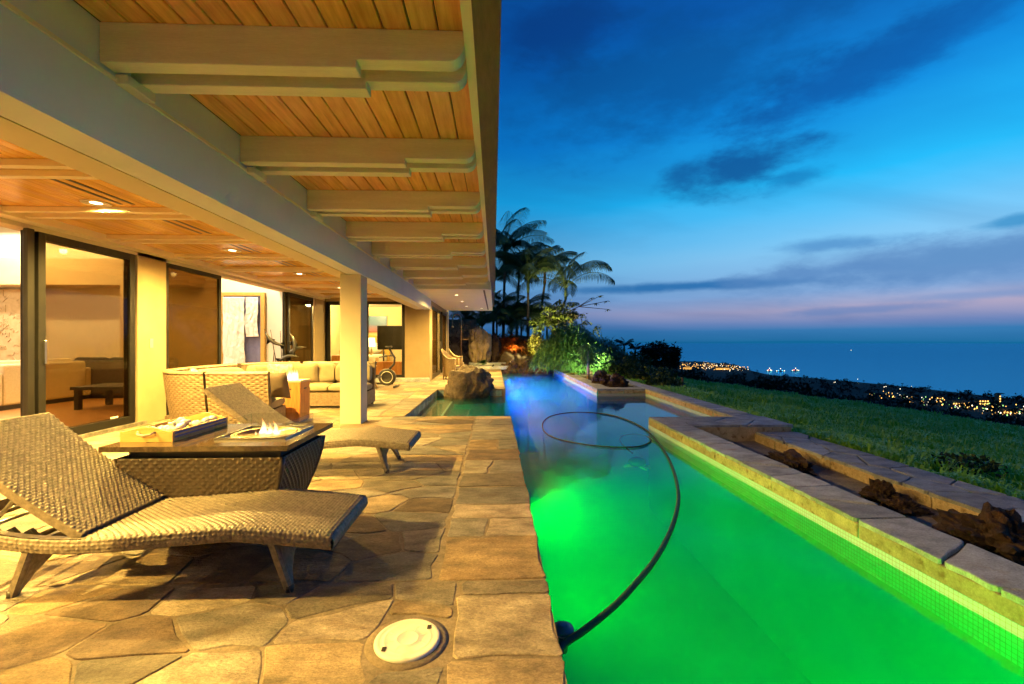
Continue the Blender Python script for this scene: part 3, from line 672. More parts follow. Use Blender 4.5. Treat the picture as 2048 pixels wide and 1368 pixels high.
lavarock((3.46, 3.74), (.10, .15, .08), 3, 'low lava rock leaning on the upright one in the sand', R(60))
lavarock((3.36, 2.90), (.26, .36, .20), 4, 'biggest pitted brown lava rock at the near end of the sand', R(-25))
lavarock((3.12, 13.2), (.26, .26, .30), 5, 'tall brown lava rock in the soil bed by the small tree', 0, -.08)
lavarock((3.42, 12.45), (.24, .2, .26), 6, 'dark lava rock at the front corner of the soil bed', R(40), -.08)

# ------------------------------------------------------------------ house
house = root('house', (-5.15, 6, 0), 'cream house with beamed eaves, open covered lanai and warm downlights', 'house')
WARM = (1., .625, .13)
BY = [2.46 + 1.238 * k for k in range(-2, 8)]        # centres of the paired eave beams
EZ = 2.78
# eave planks
xs = [-1.95 + .1385 * k for k in range(14)]
for a, b in zip(xs[:-1], xs[1:]):
    MB().extr([(a + .0035, EZ + .02), (a + .0035, EZ + .005), (a + .008, EZ), (b - .008, EZ), (b - .0035, EZ + .005), (b - .0035, EZ + .02)], 'y', -2.5, 11.25).build('plank', 'eavewood', house)
mb = MB().box(-6.2, .01, -2.5, 14.3, EZ + .021, EZ + .09); mb.build('roof', 'roofing', house)
MB().extr([(-.155, 2.70), (-.10, 2.70), (-.10, EZ + .02), (-.155, EZ + .02)], 'y', -2.5, 11.3).build('eave_trim', 'trim', house)
mb = MB(); mb.add([(-.098, -2.5, 2.69), (.045, -2.5, 2.69), (.045, -2.5, 2.95), (-.098, -2.5, 2.95), (-.125, 19, 2.69), (-.035, 19, 2.69), (-.035, 19, 2.95), (-.125, 19, 2.95)],
                  [(0, 1, 5, 4), (1, 2, 6, 5), (2, 3, 7, 6), (3, 0, 4, 7), (3, 2, 1, 0), (4, 5, 6, 7)]); mb.build('fascia', 'fascia', house)
# paired eave beams with stepped, rounded ends
def beam_profile():
    p = [(-1.95, EZ), (-1.95, 2.58), (-.70, 2.58), (-.70, 2.622)]
    c = (-.235, 2.70); r = .078
    p += [(c[0] + r * math.sin(t), c[1] - r * math.cos(t)) for t in [math.pi / 2 * k / 7 for k in range(8)]]
    p += [(-.157, EZ)]
    return p
bp = beam_profile(); m_first = None
for yc in BY:
    for dy in (-.097, .097):
        if m_first is None:
            m_first = MB().extr(bp, 'y', -.046, .046).build('eave_beam', 'paint', house, bevel=.005); m_first.location = (0, yc + dy, 0)
        else:
            o = m_first.copy(); COL.objects.link(o); o.location = (0, yc + dy, 0)
    MB().box(-1.95, -1.885, yc - .05, yc + .145, 2.525, 2.578).build('beam_bracket', 'paint', house, bevel=.006)
# header beam, pillars, outer ledge
MB().box(-2.16, -1.95, -2.5, 13.98, 2.19, EZ).build('header_beam', 'headerpaint', house)
MB().box(-2.42, -2.185, -2.5, 13.98, 2.195, 2.62).build('header_beam', 'cream', house)
MB().box(-2.19, -2.15, -2.5, 13.98, 2.23, 2.40).build('track_slot', 'blackmetal', house)
MB().box(-1.95, -1.938, -2.5, 11.2, 2.535, 2.555).build('conduit', 'trim', house)
MB().box(-2.265, -1.962, 6.74, 7.07, -.05, 2.19).build('pillar', 'cream', house, bevel=.008)
MB().box(-2.265, -1.975, 1.32, 1.70, -.05, 2.19).build('pillar', 'cream', house, bevel=.008)
# lanai ceiling
CZ = 2.58
xs = [-5.16 + .0945 * k for k in range(30)]
for a, b in zip(xs[:-1], xs[1:]):
    MB().extr([(a + .0015, CZ + .018), (a + .0015, CZ + .004), (a + .0045, CZ), (b - .0045, CZ), (b - .0015, CZ + .004), (b - .0015, CZ + .018)], 'y', -2.5, 14).build('ceiling_plank', 'ceilwood', house)
rf = None
for yc in BY + [BY[-1] + 1.238, BY[-1] + 2.476]:
    for dy in (-.11, .11):
        MB().box(-5.0, -2.42, yc + dy - .035, yc + dy + .035, 2.525, CZ - .001).build('rafter', 'trim', house, bevel=.004)
    for xx in (-3.74, -3.62): MB().box(xx - .018, xx + .018, yc + .24, yc + 1.0, CZ - .004, CZ + .004).build('vent_slot', 'blackmetal', house)
MB().box(-5.15, -4.98, -2.5, 13.98, 2.50, CZ - .001).build('ceiling_trim', 'trim', house)
def downlight(x, y, z, power=70, r=.075, angle=168, col=WARM):
    d = MB().lathe([(r + .022, -.004), (r + .018, -.010), (r, -.008), (r, .0)], 28, (x, y, z)).build('downlight', 'trim', house)
    MB().lathe([(r, -.003), (1e-6, -.005)], 24, (x, y, z)).build('lens', 'lamp_lens', d)
    lamp('downlight_lamp', 'SPOT', (x, y, z - .03), power, col, house, size=.045, angle=angle, blend=.8)
for y, p in ((-.05, 2100), (2.3, 2300), (4.66, 2150), (7.0, 1200), (9.35, 1000), (11.7, 850)): downlight(-3.95, y, CZ, p, .10)
# flat soffit at the far end
MB().box(-2.02, -.157, 11.27, 19.0, 2.505, 2.56).build('soffit', 'paint', house)
MB().box(-2.02, -.157, 11.24, 11.268, 2.505, EZ).build('soffit_face', 'paint', house)
MB().box(-.30, -.255, 11.5, 18.4, 2.498, 2.506).build('vent_slot', 'fascia', house)
MB().box(-.157, -.10, 11.3, 19.0, 2.50, 2.70).build('eave_trim', 'trim', house)
for x, y in ((-1.07, 12.7), (-1.06, 14.7), (-1.04, 16.7), (-.52, 17.7)): downlight(x, y, 2.505, 620)

# walls of the lanai and rooms
MB().box(-5.35, -5.15, 6.76, 7.33, 0, 2.50).build('wall', 'stucco', house)
MB().box(-5.35, -5.15, -2.5, 3.2, 0, 2.50).build('wall', 'stucco', house)
MB().box(-5.35, -5.15, -2.5, 14.2, 2.45, 4.8).build('wall', 'cream', house)
MB().box(-5.35, -5.15, 13.2, 14.2, 0, 2.45).build('wall', 'stucco', house)
MB().box(-5.3, -5.12, 3.2, 6.9, -.05, .045).build('door_sill', 'flag', house)
MB().box(-5.3, -5.12, 7.3, 13.3, -.05, .045).build('door_sill', 'flag', house)
MB().box(-5.15, -5.139, 6.98, 7.05, 1.11, 1.25).build('switch_plate', 'switch', house, bevel=.004)
def slider_x(y0, y1, x, z0, z1, fw, glass, handle=None):      # a sliding panel in a plane of constant X
    d = MB()
    d.box(x - .025, x + .025, y0, y0 + fw, z0, z1).box(x - .025, x + .025, y1 - fw, y1, z0, z1).box(x - .025, x + .025, y0 + fw, y1 - fw, z0, z0 + fw * 1.2).box(x - .025, x + .025, y0 + fw, y1 - fw, z1 - fw, z1)
    d = d.build('sliding_door', 'bronze', house, bevel=.003)
    MB().box(x - .004, x + .004, y0 + fw, y1 - fw, z0 + fw * 1.2, z1 - fw).build('pane', glass, d)
    if handle: MB().box(x + .026, x + .05, handle - .012, handle + .012, .95, 1.22).build('handle', 'metal', d, bevel=.004)
    return d
d = slider_x(5.34, 6.72, -5.18, .05, 2.45, .085, 'tintglass', 5.40)
slider_x(5.40, 6.74, -5.24, .05, 2.45, .085, 'clearglass')
for q, (xa, ya) in enumerate(((-5.13, 5.17), (-5.19, 5.225), (-5.26, 5.27))): MB().box(xa - .025, xa + .025, ya, ya + .075, .05, 2.45).build('door_stile', 'bronze', d, bevel=.004)
MB().box(-5.153, -5.150, 6.30, 6.42, .165, .19).build('sticker', 'roomwhite', d)
slider_x(7.34, 8.80, -5.19, .05, 2.45, .07, 'screenglass')
slider_x(11.6, 13.15, -5.19, .05, 2.45, .09, 'screenglass', 11.66)
slider_x(11.52, 13.0, -5.26, .05, 2.45, .09, 'screenglass')
# end wall of the lanai, facing the camera
MB().box(-2.75, -2.0, 14, 14.25, 0, 2.60).build('wall', 'stucco', house)
MB().box(-5.15, -2.0, 14, 14.25, 2.44, 2.77).build('wall', 'stucco', house)
MB().box(-5.2, -1.98, 13.82, 14.02, -.05, .11).build('curb', 'coping', house, bevel=.01)
def slider_y(x0, x1, y, z0, z1, fw, glass):
    d = MB(); d.box(x0, x0 + fw, y - .025, y + .025, z0, z1).box(x1 - fw, x1, y - .025, y + .025, z0, z1).box(x0 + fw, x1 - fw, y - .025, y + .025, z0, z0 + fw).box(x0 + fw, x1 - fw, y - .025, y + .025, z1 - fw, z1)
    d = d.build('sliding_door', 'bronze', house, bevel=.003); MB().box(x0 + fw, x1 - fw, y - .004, y + .004, z0 + fw, z1 - fw).build('pane', glass, d); return d
slider_y(-3.95, -2.76, 14.06, .11, 2.44, .09, 'clearglass'); slider_y(-5.14, -3.92, 14.12, .11, 2.44, .11, 'clearglass')
# wing wall along the pool with sliding doors
MB().box(-2.2, -2.0, 14.25, 14.6, 0, 2.5).build('wall', 'stucco', house); MB().box(-2.2, -2.0, 18.9, 19.6, 0, 2.5).build('wall', 'stucco', house)
MB().box(-2.2, -2.0, 14.6, 18.9, 2.36, 2.5).build('wall', 'stucco', house)
slider_x(14.62, 16.1, -2.04, .03, 2.36, .1, 'screenglass'); slider_x(16.1, 17.5, -2.08, .03, 2.36, .1, 'clearglass', 17.3); slider_x(17.5, 18.88, -2.04, .03, 2.36, .1, 'screenglass')
# great room
mb = MB(); mb.box(-15.2, -15, -1, 13.4, 0, 4.8); mb.build('room_wall', 'roomwhite', house)
MB().box(-15.2, -5.35, 13.2, 13.4, 0, 4.8).build('room_wall', 'roomwhite', house)
MB().box(-15.2, -5.35, -1.2, -1, 0, 4.8).build('room_wall', 'roombeige', house)
MB().box(-15, -8.2, 12.5, 13.19, 2.72, 3.42).build('room_beam', 'roombeige', house)
MB().box(-9.9, -9.1, 12.4, 13.19, 0, 2.72).build('room_wall', 'roombeige', house)
MB().box(-15, -5.35, -1, 13.2, -.06, .01).build('wood_floor', 'oak', house)
MB().box(-15.2, -5.15, -1.2, 13.4, 4.8, 4.9).build('room_ceiling', 'roomwhite', house)
for yy in (8.6, 10.4, 12.2): MB().box(-15, -5.36, yy, yy + .12, 4.42, 4.8).build('ceiling_beam', 'roomwhite', house)
def room_light(x, y, z, power, col=(1, .80, .50)):
    d = MB().lathe([(.1, -.004), (.095, -.01), (.078, -.008), (.078, 0)], 20, (x, y, z)).build('room_downlight', 'trim', house)
    MB().lathe([(.078, -.003), (1e-6, -.005)], 20, (x, y, z)).build('lens', 'room_lamp', d)
    lamp('room_lamp', 'POINT', (x, y, z - .12), power, col, house, size=.08)
for x, y, p in ((-8.0, 4.0, 640), (-11.5, 6.0, 760), (-12, 11.0, 900), (-8.6, 8.4, 640)): room_light(x, y, 4.8, p)
room_light(-6.7, 11.9, 4.8, 600, (1, .76, .42))
# bedroom
MB().box(-6.6, -6.4, 14.25, 20.2, 0, 2.75).build('room_wall', 'roombeige', house)
MB().box(-6.6, -2.0, 19.6, 19.8, 0, 2.75).build('room_wall', 'roombeige', house)
MB().box(-6.6, -5.15, 14.0, 14.24, 0, 2.75).build('room_wall', 'stucco', house)
MB().box(-6.4, -2.2, 14.25, 19.6, -.06, .01).build('wood_floor', 'roombeige', house)
MB().box(-6.6, -2.02, 14.2, 19.8, 2.70, 2.77).build('room_ceiling', 'roomwhite', house)
for x, y, p in ((-3.6, 16.8, 330), (-5.2, 17.6, 330)): room_light(x, y, 2.70, p, (1, .66, .20))

# ------------------------------------------------------------------ sun loungers
def interp(pts, x):
    pts = sorted(pts)
    if x <= pts[0][0]: return pts[0][1]
    for k in range(len(pts) - 1):
        x0, z0 = pts[k]; x1, z1 = pts[k + 1]
        if x <= x1:
            t = (x - x0) / (x1 - x0); a = pts[max(k - 1, 0)]; d = pts[min(k + 2, len(pts) - 1)]
            m0 = (z1 - a[1]) / (x1 - a[0]); m1 = (d[1] - z0) / (d[0] - x0); h = x1 - x0
            return (2 * t**3 - 3 * t**2 + 1) * z0 + (t**3 - 2 * t**2 + t) * h * m0 + (-2 * t**3 + 3 * t**2) * z1 + (t**3 - t**2) * h * m1
    return pts[-1][1]
WA = .0075
SEATP = [(-1.02, .372), (-.79, .325), (-.59, .293), (-.39, .281), (-.12, .293), (.18, .315), (.34, .325), (.5, .315), (.66, .298), (.82, .280)]
def make_lounger(loc, label):
    o = root('sun_lounger', loc, label, 'lounger', 'woven sun loungers on the patio')
    hw, th = .29, .066; L = Vector((0, 0, 0))
    def zt(x): return interp(SEATP, x)
    kw = dict(world=False)
    x0, x1 = -.335, .82
    def top(a, b):
        x = x0 + a * (x1 - x0); y = -hw + 2 * hw * b; e = abs(2 * b - 1)
        return (x, y, zt(x) - .010 * max(0, (e - .86) / .14) ** 2 - .012 * max(0, (a - .97) / .03) ** 2)
    s = MB().weave(top, 66, 42, WA, 4, 3, .3)
    s.surf(lambda a, b: (x0 + a * (x1 - x0), hw - 2 * hw * b, zt(x0 + a * (x1 - x0)) - .045), 24, 2)
    s.build('seat', 'wicker', o, **kw)
    fr = MB(); xa, xb = -1.02, .82
    for sg in (-1, 1):
        def side(a, b, sg=sg):
            x = (xa + a * (xb - xa)) if sg < 0 else (xb - a * (xb - xa))
            bulge = .008 * math.sin(math.pi * b)
            return (x, sg * (hw + .001 + bulge), zt(x) - .006 - th * (1 - b))
        fr.weave(side, 80, 4, .007, 4, 4, .5)
        fr.surf(lambda a, b, sg=sg: ((xa + a * (xb - xa)), sg * (hw - .035 * b), zt(xa + a * (xb - xa)) - .006 - th), 30, 1)
        if True: fr.surf(lambda a, b, sg=sg: ((xa + a * (x0 - xa)), sg * (hw - .035 + .035 * b), zt(xa + a * (x0 - xa)) - .002), 14, 1)
        fr.surf(lambda a, b, sg=sg: ((xa + a * (xb - xa)), sg * (hw - .035), zt(xa + a * (xb - xa)) - .006 - th * b), 30, 1)
    fr.weave(lambda a, b: (xb + .012 * math.sin(math.pi * b), -hw + 2 * hw * a, zt(xb) - .008 - th * (1 - b)), 30, 4, .0045, 2, 3, .7)
    fr.surf(lambda a, b: (xa - .01, hw - 2 * hw * a, zt(xa) - .006 - th * (1 - b)), 8, 2)
    fr.surf(lambda a, b: (xa + .035 * b, -hw + 2 * hw * a, zt(xa)), 8, 1)
    fr.build('frame', 'wicker', o, **kw)
    # back rest, raised
    A, B = Vector((-.335, 0, .300)), Vector((-1.0, 0, .79)); d = B - A; nn = Vector((-d.z, 0, d.x)).normalized() * -1
    def bk(a, b, off=0.):
        p = A + d * a + nn * (.018 * math.sin(math.pi * a) + off); y = -.275 + .55 * b; return (p.x, y, p.z)
    nrm = Vector((d.z, 0, -d.x)).normalized()
    if nrm.z < 0: nrm = -nrm
    def P(a, b, off=0.):
        p = A + d * a - nrm * (.02 * math.sin(math.pi * a)) + nrm * off; e = abs(2 * b - 1)
        p = p - nrm * (.008 * max(0, (e - .88) / .12) ** 2); return (p.x, .275 - .55 * b, p.z)
    k = MB().weave(P, 48, 40, WA, 4, 3, .3)
    k.surf(lambda a, b: P(a, 1 - b, -.04), 10, 4)
    for bb, fl in ((0, 0), (1, 1)):
        k.weave(lambda a, b, bb=bb, fl=fl: P(a if fl else 1 - a, bb, -.04 * (1 - b)), 40, 2, .003, 2, 3)
    for aa, fl in ((0, 0), (1, 1)):
        k.surf(lambda a, b, aa=aa, fl=fl: P(aa, a if not fl else 1 - a, -.04 * (1 - b)), 20, 2)
    bko = k.build('backrest', 'wicker', o, **kw)
    st = MB(); q = A + d * .52 - nrm * .045
    for sg in (-1, 1): st.tube([(q.x, sg * .17, q.z - .03), (-.86, sg * .17, .30)], .009, 8)
    st.tube([(-.86, -.17, .30), (-.86, .17, .30)], .009, 8); st.tube([(q.x, -.17, q.z - .03), (q.x, .17, q.z - .03)], .009, 8)
    st.build('prop_bar', 'metal', bko, **kw)
    for sg in (-1, 1):
        rk = [(-.98, .29)] + [p for j in range(5) for p in ((-.95 + .085 * j, .335 - .006 * j), (-.915 + .085 * j, .30 - .006 * j))] + [(-.50, .26), (-.50, .235), (-.98, .26)]
        MB().extr(rk, 'y', sg * .235 - .01, sg * .235 + .01).build('ratchet', 'blackmetal', o, **kw)
    for xx in (-.95, -.62, -.36): MB().tube([(xx, -.27, zt(xx) - .04), (xx, .27, zt(xx) - .04)], .013, 8).build('crossbar', 'wickerdark', o, **kw)
    # arched leg panels
    for xt, xbt in ((.525, .61), (-.58, -.675)):
        arch = [(-.275, 0), (-.24, 0), (-.20, .075), (-.13, .135), (0, .16), (.13, .135), (.20, .075), (.24, 0), (.275, 0), (.283, .255), (-.283, .255)]
        m = len(arch); f = MB()
        def sh(y, z, t): return (xbt + (xt - xbt) * z / .255 + t, y, z)
        vs = [sh(y, z, -.014) for y, z in arch] + [sh(y, z, .014) for y, z in arch]
        f.add(vs, [tuple(range(m - 1, -1, -1)), tuple(range(m, 2 * m))] + [(i, (i + 1) % m, m + (i + 1) % m, m + i) for i in range(m)])
        lpo = f.build('leg_panel', 'wicker', o, **kw)
        for sg in (-1, 1):
            MB().tube([sh(sg * .257, .004, 0), sh(sg * .26, .25, 0)], [.019, .023], 10).build('leg', 'wicker', lpo, **kw)
            MB().lathe([(.021, 0), (.021, .03)], 10, (xbt, sg * .257, 0)).build('foot_cap', 'blackmetal', lpo, **kw)
    return o
lg = make_lounger((-1.6, 2.49, 0), 'brown woven sun lounger in front of the fire table, nearest the camera')
copy_tree(lg, (-1.6, 4.47, 0), R(0.), 'brown woven sun lounger behind the fire table, between it and the sofa')

# ------------------------------------------------------------------ fire table, tray
def flames(name, c, r, h, n, seed, label):
    o = root(name, c, label, 'flame'); rr = random.Random(seed)
    for i in range(n):
        a = rr.uniform(0, 6.28); d = r * math.sqrt(rr.random()); x, y = c[0] + d * math.cos(a), c[1] + d * math.sin(a) * .75
        hh = h * rr.uniform(.45, 1) * (1 - .35 * d / r); w = hh * rr.uniform(.13, .2); bx, by = rr.uniform(-.25, .25), rr.uniform(-.15, .15)
        m = MB(); pts = []; rs = []
        for k in range(9):
            t = k / 8; pts.append((x + bx * hh * t * t + .06 * hh * math.sin(t * 5 + i), y + by * hh * t * t, c[2] + hh * t)); rs.append(max(.0015, w * math.sin(math.pi * min(1, .18 + .82 * t) ** .8) * (1 - t * .55)))
        m.tube(pts, rs, 10, True); m.build('tongue', 'flame', o)
    return o
ft = root('fire_table', (-1.74, 3.05, 0), 'dark wicker fire table with a stone top and round burner', 'table')
TX0, TX1, TY0, TY1, TZ = -2.26, -1.20, 2.68, 3.42, .60
bx, by, br = -1.50, 3.06, .165
def top_with_hole():
    m = MB(); n = 32; ring = [(bx + br * math.cos(2 * math.pi * k / n), by + br * math.sin(2 * math.pi * k / n)) for k in range(n)]
    out = []
    for k in range(n):
        w = 2 * math.pi * k / n; dx, dy = math.cos(w), math.sin(w); t = min([((TX1 if dx > 0 else TX0) - bx) / dx if abs(dx) > 1e-6 else 9, ((TY1 if dy > 0 else TY0) - by) / dy if abs(dy) > 1e-6 else 9])
        out.append((bx + dx * t, by + dy * t))
    cor = [(TX1, TY1), (TX0, TY1), (TX0, TY0), (TX1, TY0)]
    for c in cor:     # snap the nearest ray end to each corner
        i = min(range(n), key=lambda q: math.dist(out[q], c)); out[i] = c
    vs = [(x, y, z) for z in (TZ, TZ - .03) for x, y in ring] + [(x, y, z) for z in (TZ, TZ - .03) for x, y in out]
    fs = []
    for k in range(n):
        j = (k + 1) % n
        fs += [(k, 2 * n + k, 2 * n + j, j), (n + j, 3 * n + j, 3 * n + k, n + k), (2 * n + k, 3 * n + k, 3 * n + j, 2 * n + j), (k, j, n + j, n + k)]
    m.add(vs, fs); m.build('table_top', 'granite', ft)
top_with_hole()
MB().box(TX0 + .1, TX1 - .08, TY0 + .09, TY1 - .09, .515, TZ - .031).build('apron', 'blackmetal', ft)
def tside(face):
    a0, a1, b0, b1 = TX0 + .05, TX1 - .05, TY0 + .05, TY1 - .05     # upper outline
    def ins(t): return .17 * (1 - t) ** 1.5
    def P(a, b):
        i = ins(b); z = .02 + .50 * b; X0, X1, Y0, Y1 = a0 + i, a1 - i, b0 + i * .45, b1 - i * .45
        return {'f': (X0 + a * (X1 - X0), Y0, z), 'r': (X1, Y0 + a * (Y1 - Y0), z), 'b': (X1 - a * (X1 - X0), Y1, z), 'l': (X0, Y1 - a * (Y1 - Y0), z)}[face]
    return P
for fc, nn_ in (('f', 36), ('r', 26), ('b', 30), ('l', 24)):
    m = MB().weave(tside(fc), nn_, 24, .010, 3, 3, .2); m.build('woven_side', 'wickerdark', ft)
    c0 = [tside(fc)(0, t / 6) for t in range(7)]; MB().tube(c0, .014, 8).build('corner_post', 'wickerdark', ft)
MB().box(-2.02, -1.43, 2.86, 3.24, .0, .03).build('base', 'blackmetal', ft)
MB().lathe([(br, -.028), (br + .002, .004), (br + .018, .006), (br + .02, .001)], 36, (bx, by, TZ)).build('burner_rim', 'copper', ft)
MB().lathe([(br - .001, -.002), (br - .03, -.05), (1e-6, -.06)], 36, (bx, by, TZ)).build('burner_bowl', 'copper', ft)
bowl = ft.children[-1]
rr = random.Random(5)
mb = MB()
for k in range(70):
    a, d = rr.uniform(0, 6.28), (br - .03) * math.sqrt(rr.random()); t = rock_mesh(k, (.013, .013, .010), sub=1, flat=False)
    mb.add([(p[0] + bx + d * math.cos(a), p[1] + by + d * math.sin(a), p[2] + TZ - .045 + .01 * rr.random()) for p in t.v], t.f, True)
mb.build('lava_gravel', 'lava', ft, kind='stuff')
gs = .215
for x0, x1, y0, y1 in ((bx - gs, bx + gs, by - gs, by - gs + .006), (bx - gs, bx + gs, by + gs - .006, by + gs), (bx - gs, bx - gs + .006, by - gs + .007, by + gs - .007), (bx + gs - .006, bx + gs, by - gs + .007, by + gs - .007)):
    MB().box(x0, x1, y0, y1, TZ + .001, TZ + .012).build('guard_base', 'metal', ft)
MB().lathe([(br + .02, .0006), (br + .021, .004), (br + .042, .004), (br + .043, .0006)], 40, (bx, by, TZ)).build('burner_surround', 'fibrestone', ft)
for x0, x1, y0, y1 in ((bx - gs, bx + gs, by - gs, by - gs + .006), (bx - gs, bx + gs, by + gs - .006, by + gs), (bx - gs, bx - gs + .006, by - gs + .007, by + gs - .007), (bx + gs - .006, bx + gs, by - gs + .007, by + gs - .007)):
    MB().box(x0, x1, y0, y1, TZ + .012, TZ + .10).build('wind_guard', 'clearglass', ft)
flames('table_flame', (bx, by, TZ - .035), .11, .16, 13, 4, 'flickering flames in the round burner of the fire table')
ty = root('serving_tray', (-2.12, 3.05, TZ), 'pine tray of white stones on the fire table', 'tray', rz=0)
t_x0, t_x1, t_y0, t_y1 = -2.235, -1.93, 2.80, 3.36
MB().box(t_x0, t_x1, t_y0, t_y1, TZ + .001, TZ + .014).build('tray_base', 'traywood', ty)
for x in (t_x0, t_x1 - .012): MB().box(x, x + .012, t_y0 + .013, t_y1 - .013, TZ + .014, TZ + .062).build('tray_side', 'traywood', ty, bevel=.003)
for x in (t_x1 - .0005,):
    for z in (.022, .044): MB().box(x, x + .0015, t_y0 + .02, t_y1 - .02, TZ + z, TZ + z + .011).build('stripe', 'bluecloth', ty)
for y in (t_y0, t_y1 - .012):
    w = t_x1 - t_x0
    pr = [(t_x0, TZ + .014), (t_x1, TZ + .014), (t_x1, TZ + .062)] + [(t_x1 - w * k / 10, TZ + .062 + .03 * math.sin(math.pi * k / 10) ** 2) for k in range(1, 10)] + [(t_x0, TZ + .062)]
    MB().extr(pr, 'y', y, y + .012).build('tray_end', 'traywood', ty); te = [c for c in ty.children if c.name.startswith('tray_end')][-1]
    xm = (t_x0 + t_x1) / 2; s_ = -1 if y == t_y0 else 1; yy = y if s_ < 0 else y + .012
    MB().tube([(xm - .05, yy, TZ + .062), (xm - .035, yy + s_ * .02, TZ + .05), (xm, yy + s_ * .026, TZ + .045), (xm + .035, yy + s_ * .02, TZ + .05), (xm + .05, yy, TZ + .062)], .007, 8).build('rope_handle', 'rope', te)
for k in range(46):
    t = rock_mesh(100 + k % 6, (.026, .022, .018), sub=2, rough=.3, flat=False)
    x, y = rr.uniform(t_x0 + .03, t_x1 - .03), rr.uniform(t_y0 + .04, t_y1 - .04)
    q = MB(); q.add([(p[0] + x, p[1] + y, p[2] + TZ + .028 + .024 * (k > 24) + rr.uniform(0, .01)) for p in t.v], t.f, True); q.build('white_stone', 'whitestone', ty)

# ------------------------------------------------------------------ curved wicker sectional
def sofa_module(path, label, arm_end=None, arm_start=None, cushions=1, backh=.80, name='sofa_section', leftout=1):
    # path: back line (outer) as list of points; inside is to the left of travel when leftout=1
    P0 = [Vector((p[0], p[1], 0)) for p in path]
    ln = [0]
    for a, b in zip(P0[:-1], P0[1:]): ln.append(ln[-1] + (b - a).length)
    T = ln[-1]
    def at(s):
        s *= T
        for k in range(len(P0) - 1):
            if s <= ln[k + 1] + 1e-9:
                t = (s - ln[k]) / (ln[k + 1] - ln[k]); return P0[k].lerp(P0[k + 1], t)
        return P0[-1]
    def nrm(s):
        e = .12; d = (at(min(1, s + e)) - at(max(0, s - e))).normalized(); return Vector((-d.y, d.x, 0)) * leftout
    c = at(.5); o = root(name, (c.x, c.y, 0), label, 'sofa', 'sections of the curved wicker sofa')
    def outer(a, b):
        n = nrm(a); z = .03 + (backh - .03) * b; q = at(a) + n * (.10 * (1 - b) ** 1.3 * 1.0); return (q.x, q.y, z)
    def inner(a, b):
        n = nrm(a); z = .30 + (backh - .30) * b; q = at(a) + n * (.16 - .07 * b); return (q.x, q.y, z)
    def W(f): return (lambda a, b: f(1 - a, b)) if leftout > 0 else f
    cu = max(6, int(T / .05))
    m = MB().weave(W(outer), cu, 28, .014, 4, 3, .15)
    m.weave(lambda a, b: W(inner)(1 - a, b), cu, 20, .007, 3, 2, .25)
    bko = m.build('back', 'wickersofa', o)
    def rim(a, b): 
        w = math.pi * b; n = nrm(a); q = at(a) + n * (.045 - .055 * math.cos(w)); return (q.x, q.y, backh - .01 + .03 * math.sin(w))
    MB().weave(W(rim), cu, 4, .006, 3, 3, .3).build('top_rail', 'wickersofa', bko)
    dp = .74
    def front(a, b):
        n = nrm(a); q = at(a) + n * dp; return (q.x, q.y, .05 + .24 * b)
    MB().weave(lambda a, b: W(front)(1 - a, b), cu, 11, .008, 3, 3, .25).build('front_panel', 'wickersofa', o)
    for s_ in (0, 1):
        fl = (s_ == 0) == (leftout > 0)
        def side(a, b, s_=s_):
            n = nrm(s_); 
            if b <= 1: q = at(s_) + n * (.05 + a * (dp - .06)); return (q.x, q.y, .04 + .25 * b)
        MB().weave(side if not fl else (lambda a, b: side(1 - a, b)), 18, 11, .006, 3, 2, .25).build('side_panel', 'wickersofa', o)
        def bend(a, b, s_=s_):
            n = nrm(s_); z = .03 + (backh - .02) * b; i0 = .10 * (1 - b) ** 1.3; i1 = .16 - .07 * max(0, (z - .3) / .5); q = at(s_) + n * (i0 + (i1 - i0) * a); return (q.x, q.y, z)
        MB().surf(bend if not fl else (lambda a, b: bend(1 - a, b)), 2, 14).build('end_panel', 'wickerdark', o)
        for dd in (.12, dp - .05):
            q = at(abs(s_ - .03)) + nrm(s_) * dd; MB().lathe([(.025, 0), (.03, .06)], 10, (q.x, q.y, 0)).build('foot', 'wickerdark', o)
    def seatc(s0, s1, z0, z1, d0, d1, puff=.02, mat='cushion', nm='seat_cushion'):
        def P(a, b):      # a along, b around the section
            s = s0 + (s1 - s0) * a; n = nrm(s); w = 2 * math.pi * b; ca, sa = math.cos(w), math.sin(w)
            ex = 4.; k = (abs(ca) ** ex + abs(sa) ** ex) ** (-1 / ex); e = math.sin(math.pi * max(.0, min(1, a))) ** .2 if 0 < a < 1 else 0
            q = at(s) + n * ((d0 + d1) / 2 + (d1 - d0) / 2 * ca * k * (.97 + .03 * e)); z = (z0 + z1) / 2 + ((z1 - z0) / 2 * (.72 + .28 * e) + puff * e * (sa > 0)) * sa * k
            return (q.x, q.y, z)
        def Pr(a, b): return P(a, 1 - b) if leftout < 0 else P(a, b)
        mm = MB().surf(Pr, 14, 28)
        for aa in (0, 1):
            vs = [Pr(aa, j / 28) for j in range(28)]; mm.add(vs, [tuple(range(28)) if aa == 1 else tuple(range(27, -1, -1))])
        mm.build(nm, mat, o)
    for k in range(cushions): seatc(k / cushions + .012, (k + 1) / cushions - .012, .29, .42, .18, dp + .01)
    return o, at, nrm, seatc
def arc(c, r0, r1, a0, a1, n=10): return [(c[0] + r0 * math.cos(R(a0 + (a1 - a0) * k / n)), c[1] + r1 * math.sin(R(a0 + (a1 - a0) * k / n))) for k in range(n + 1)]
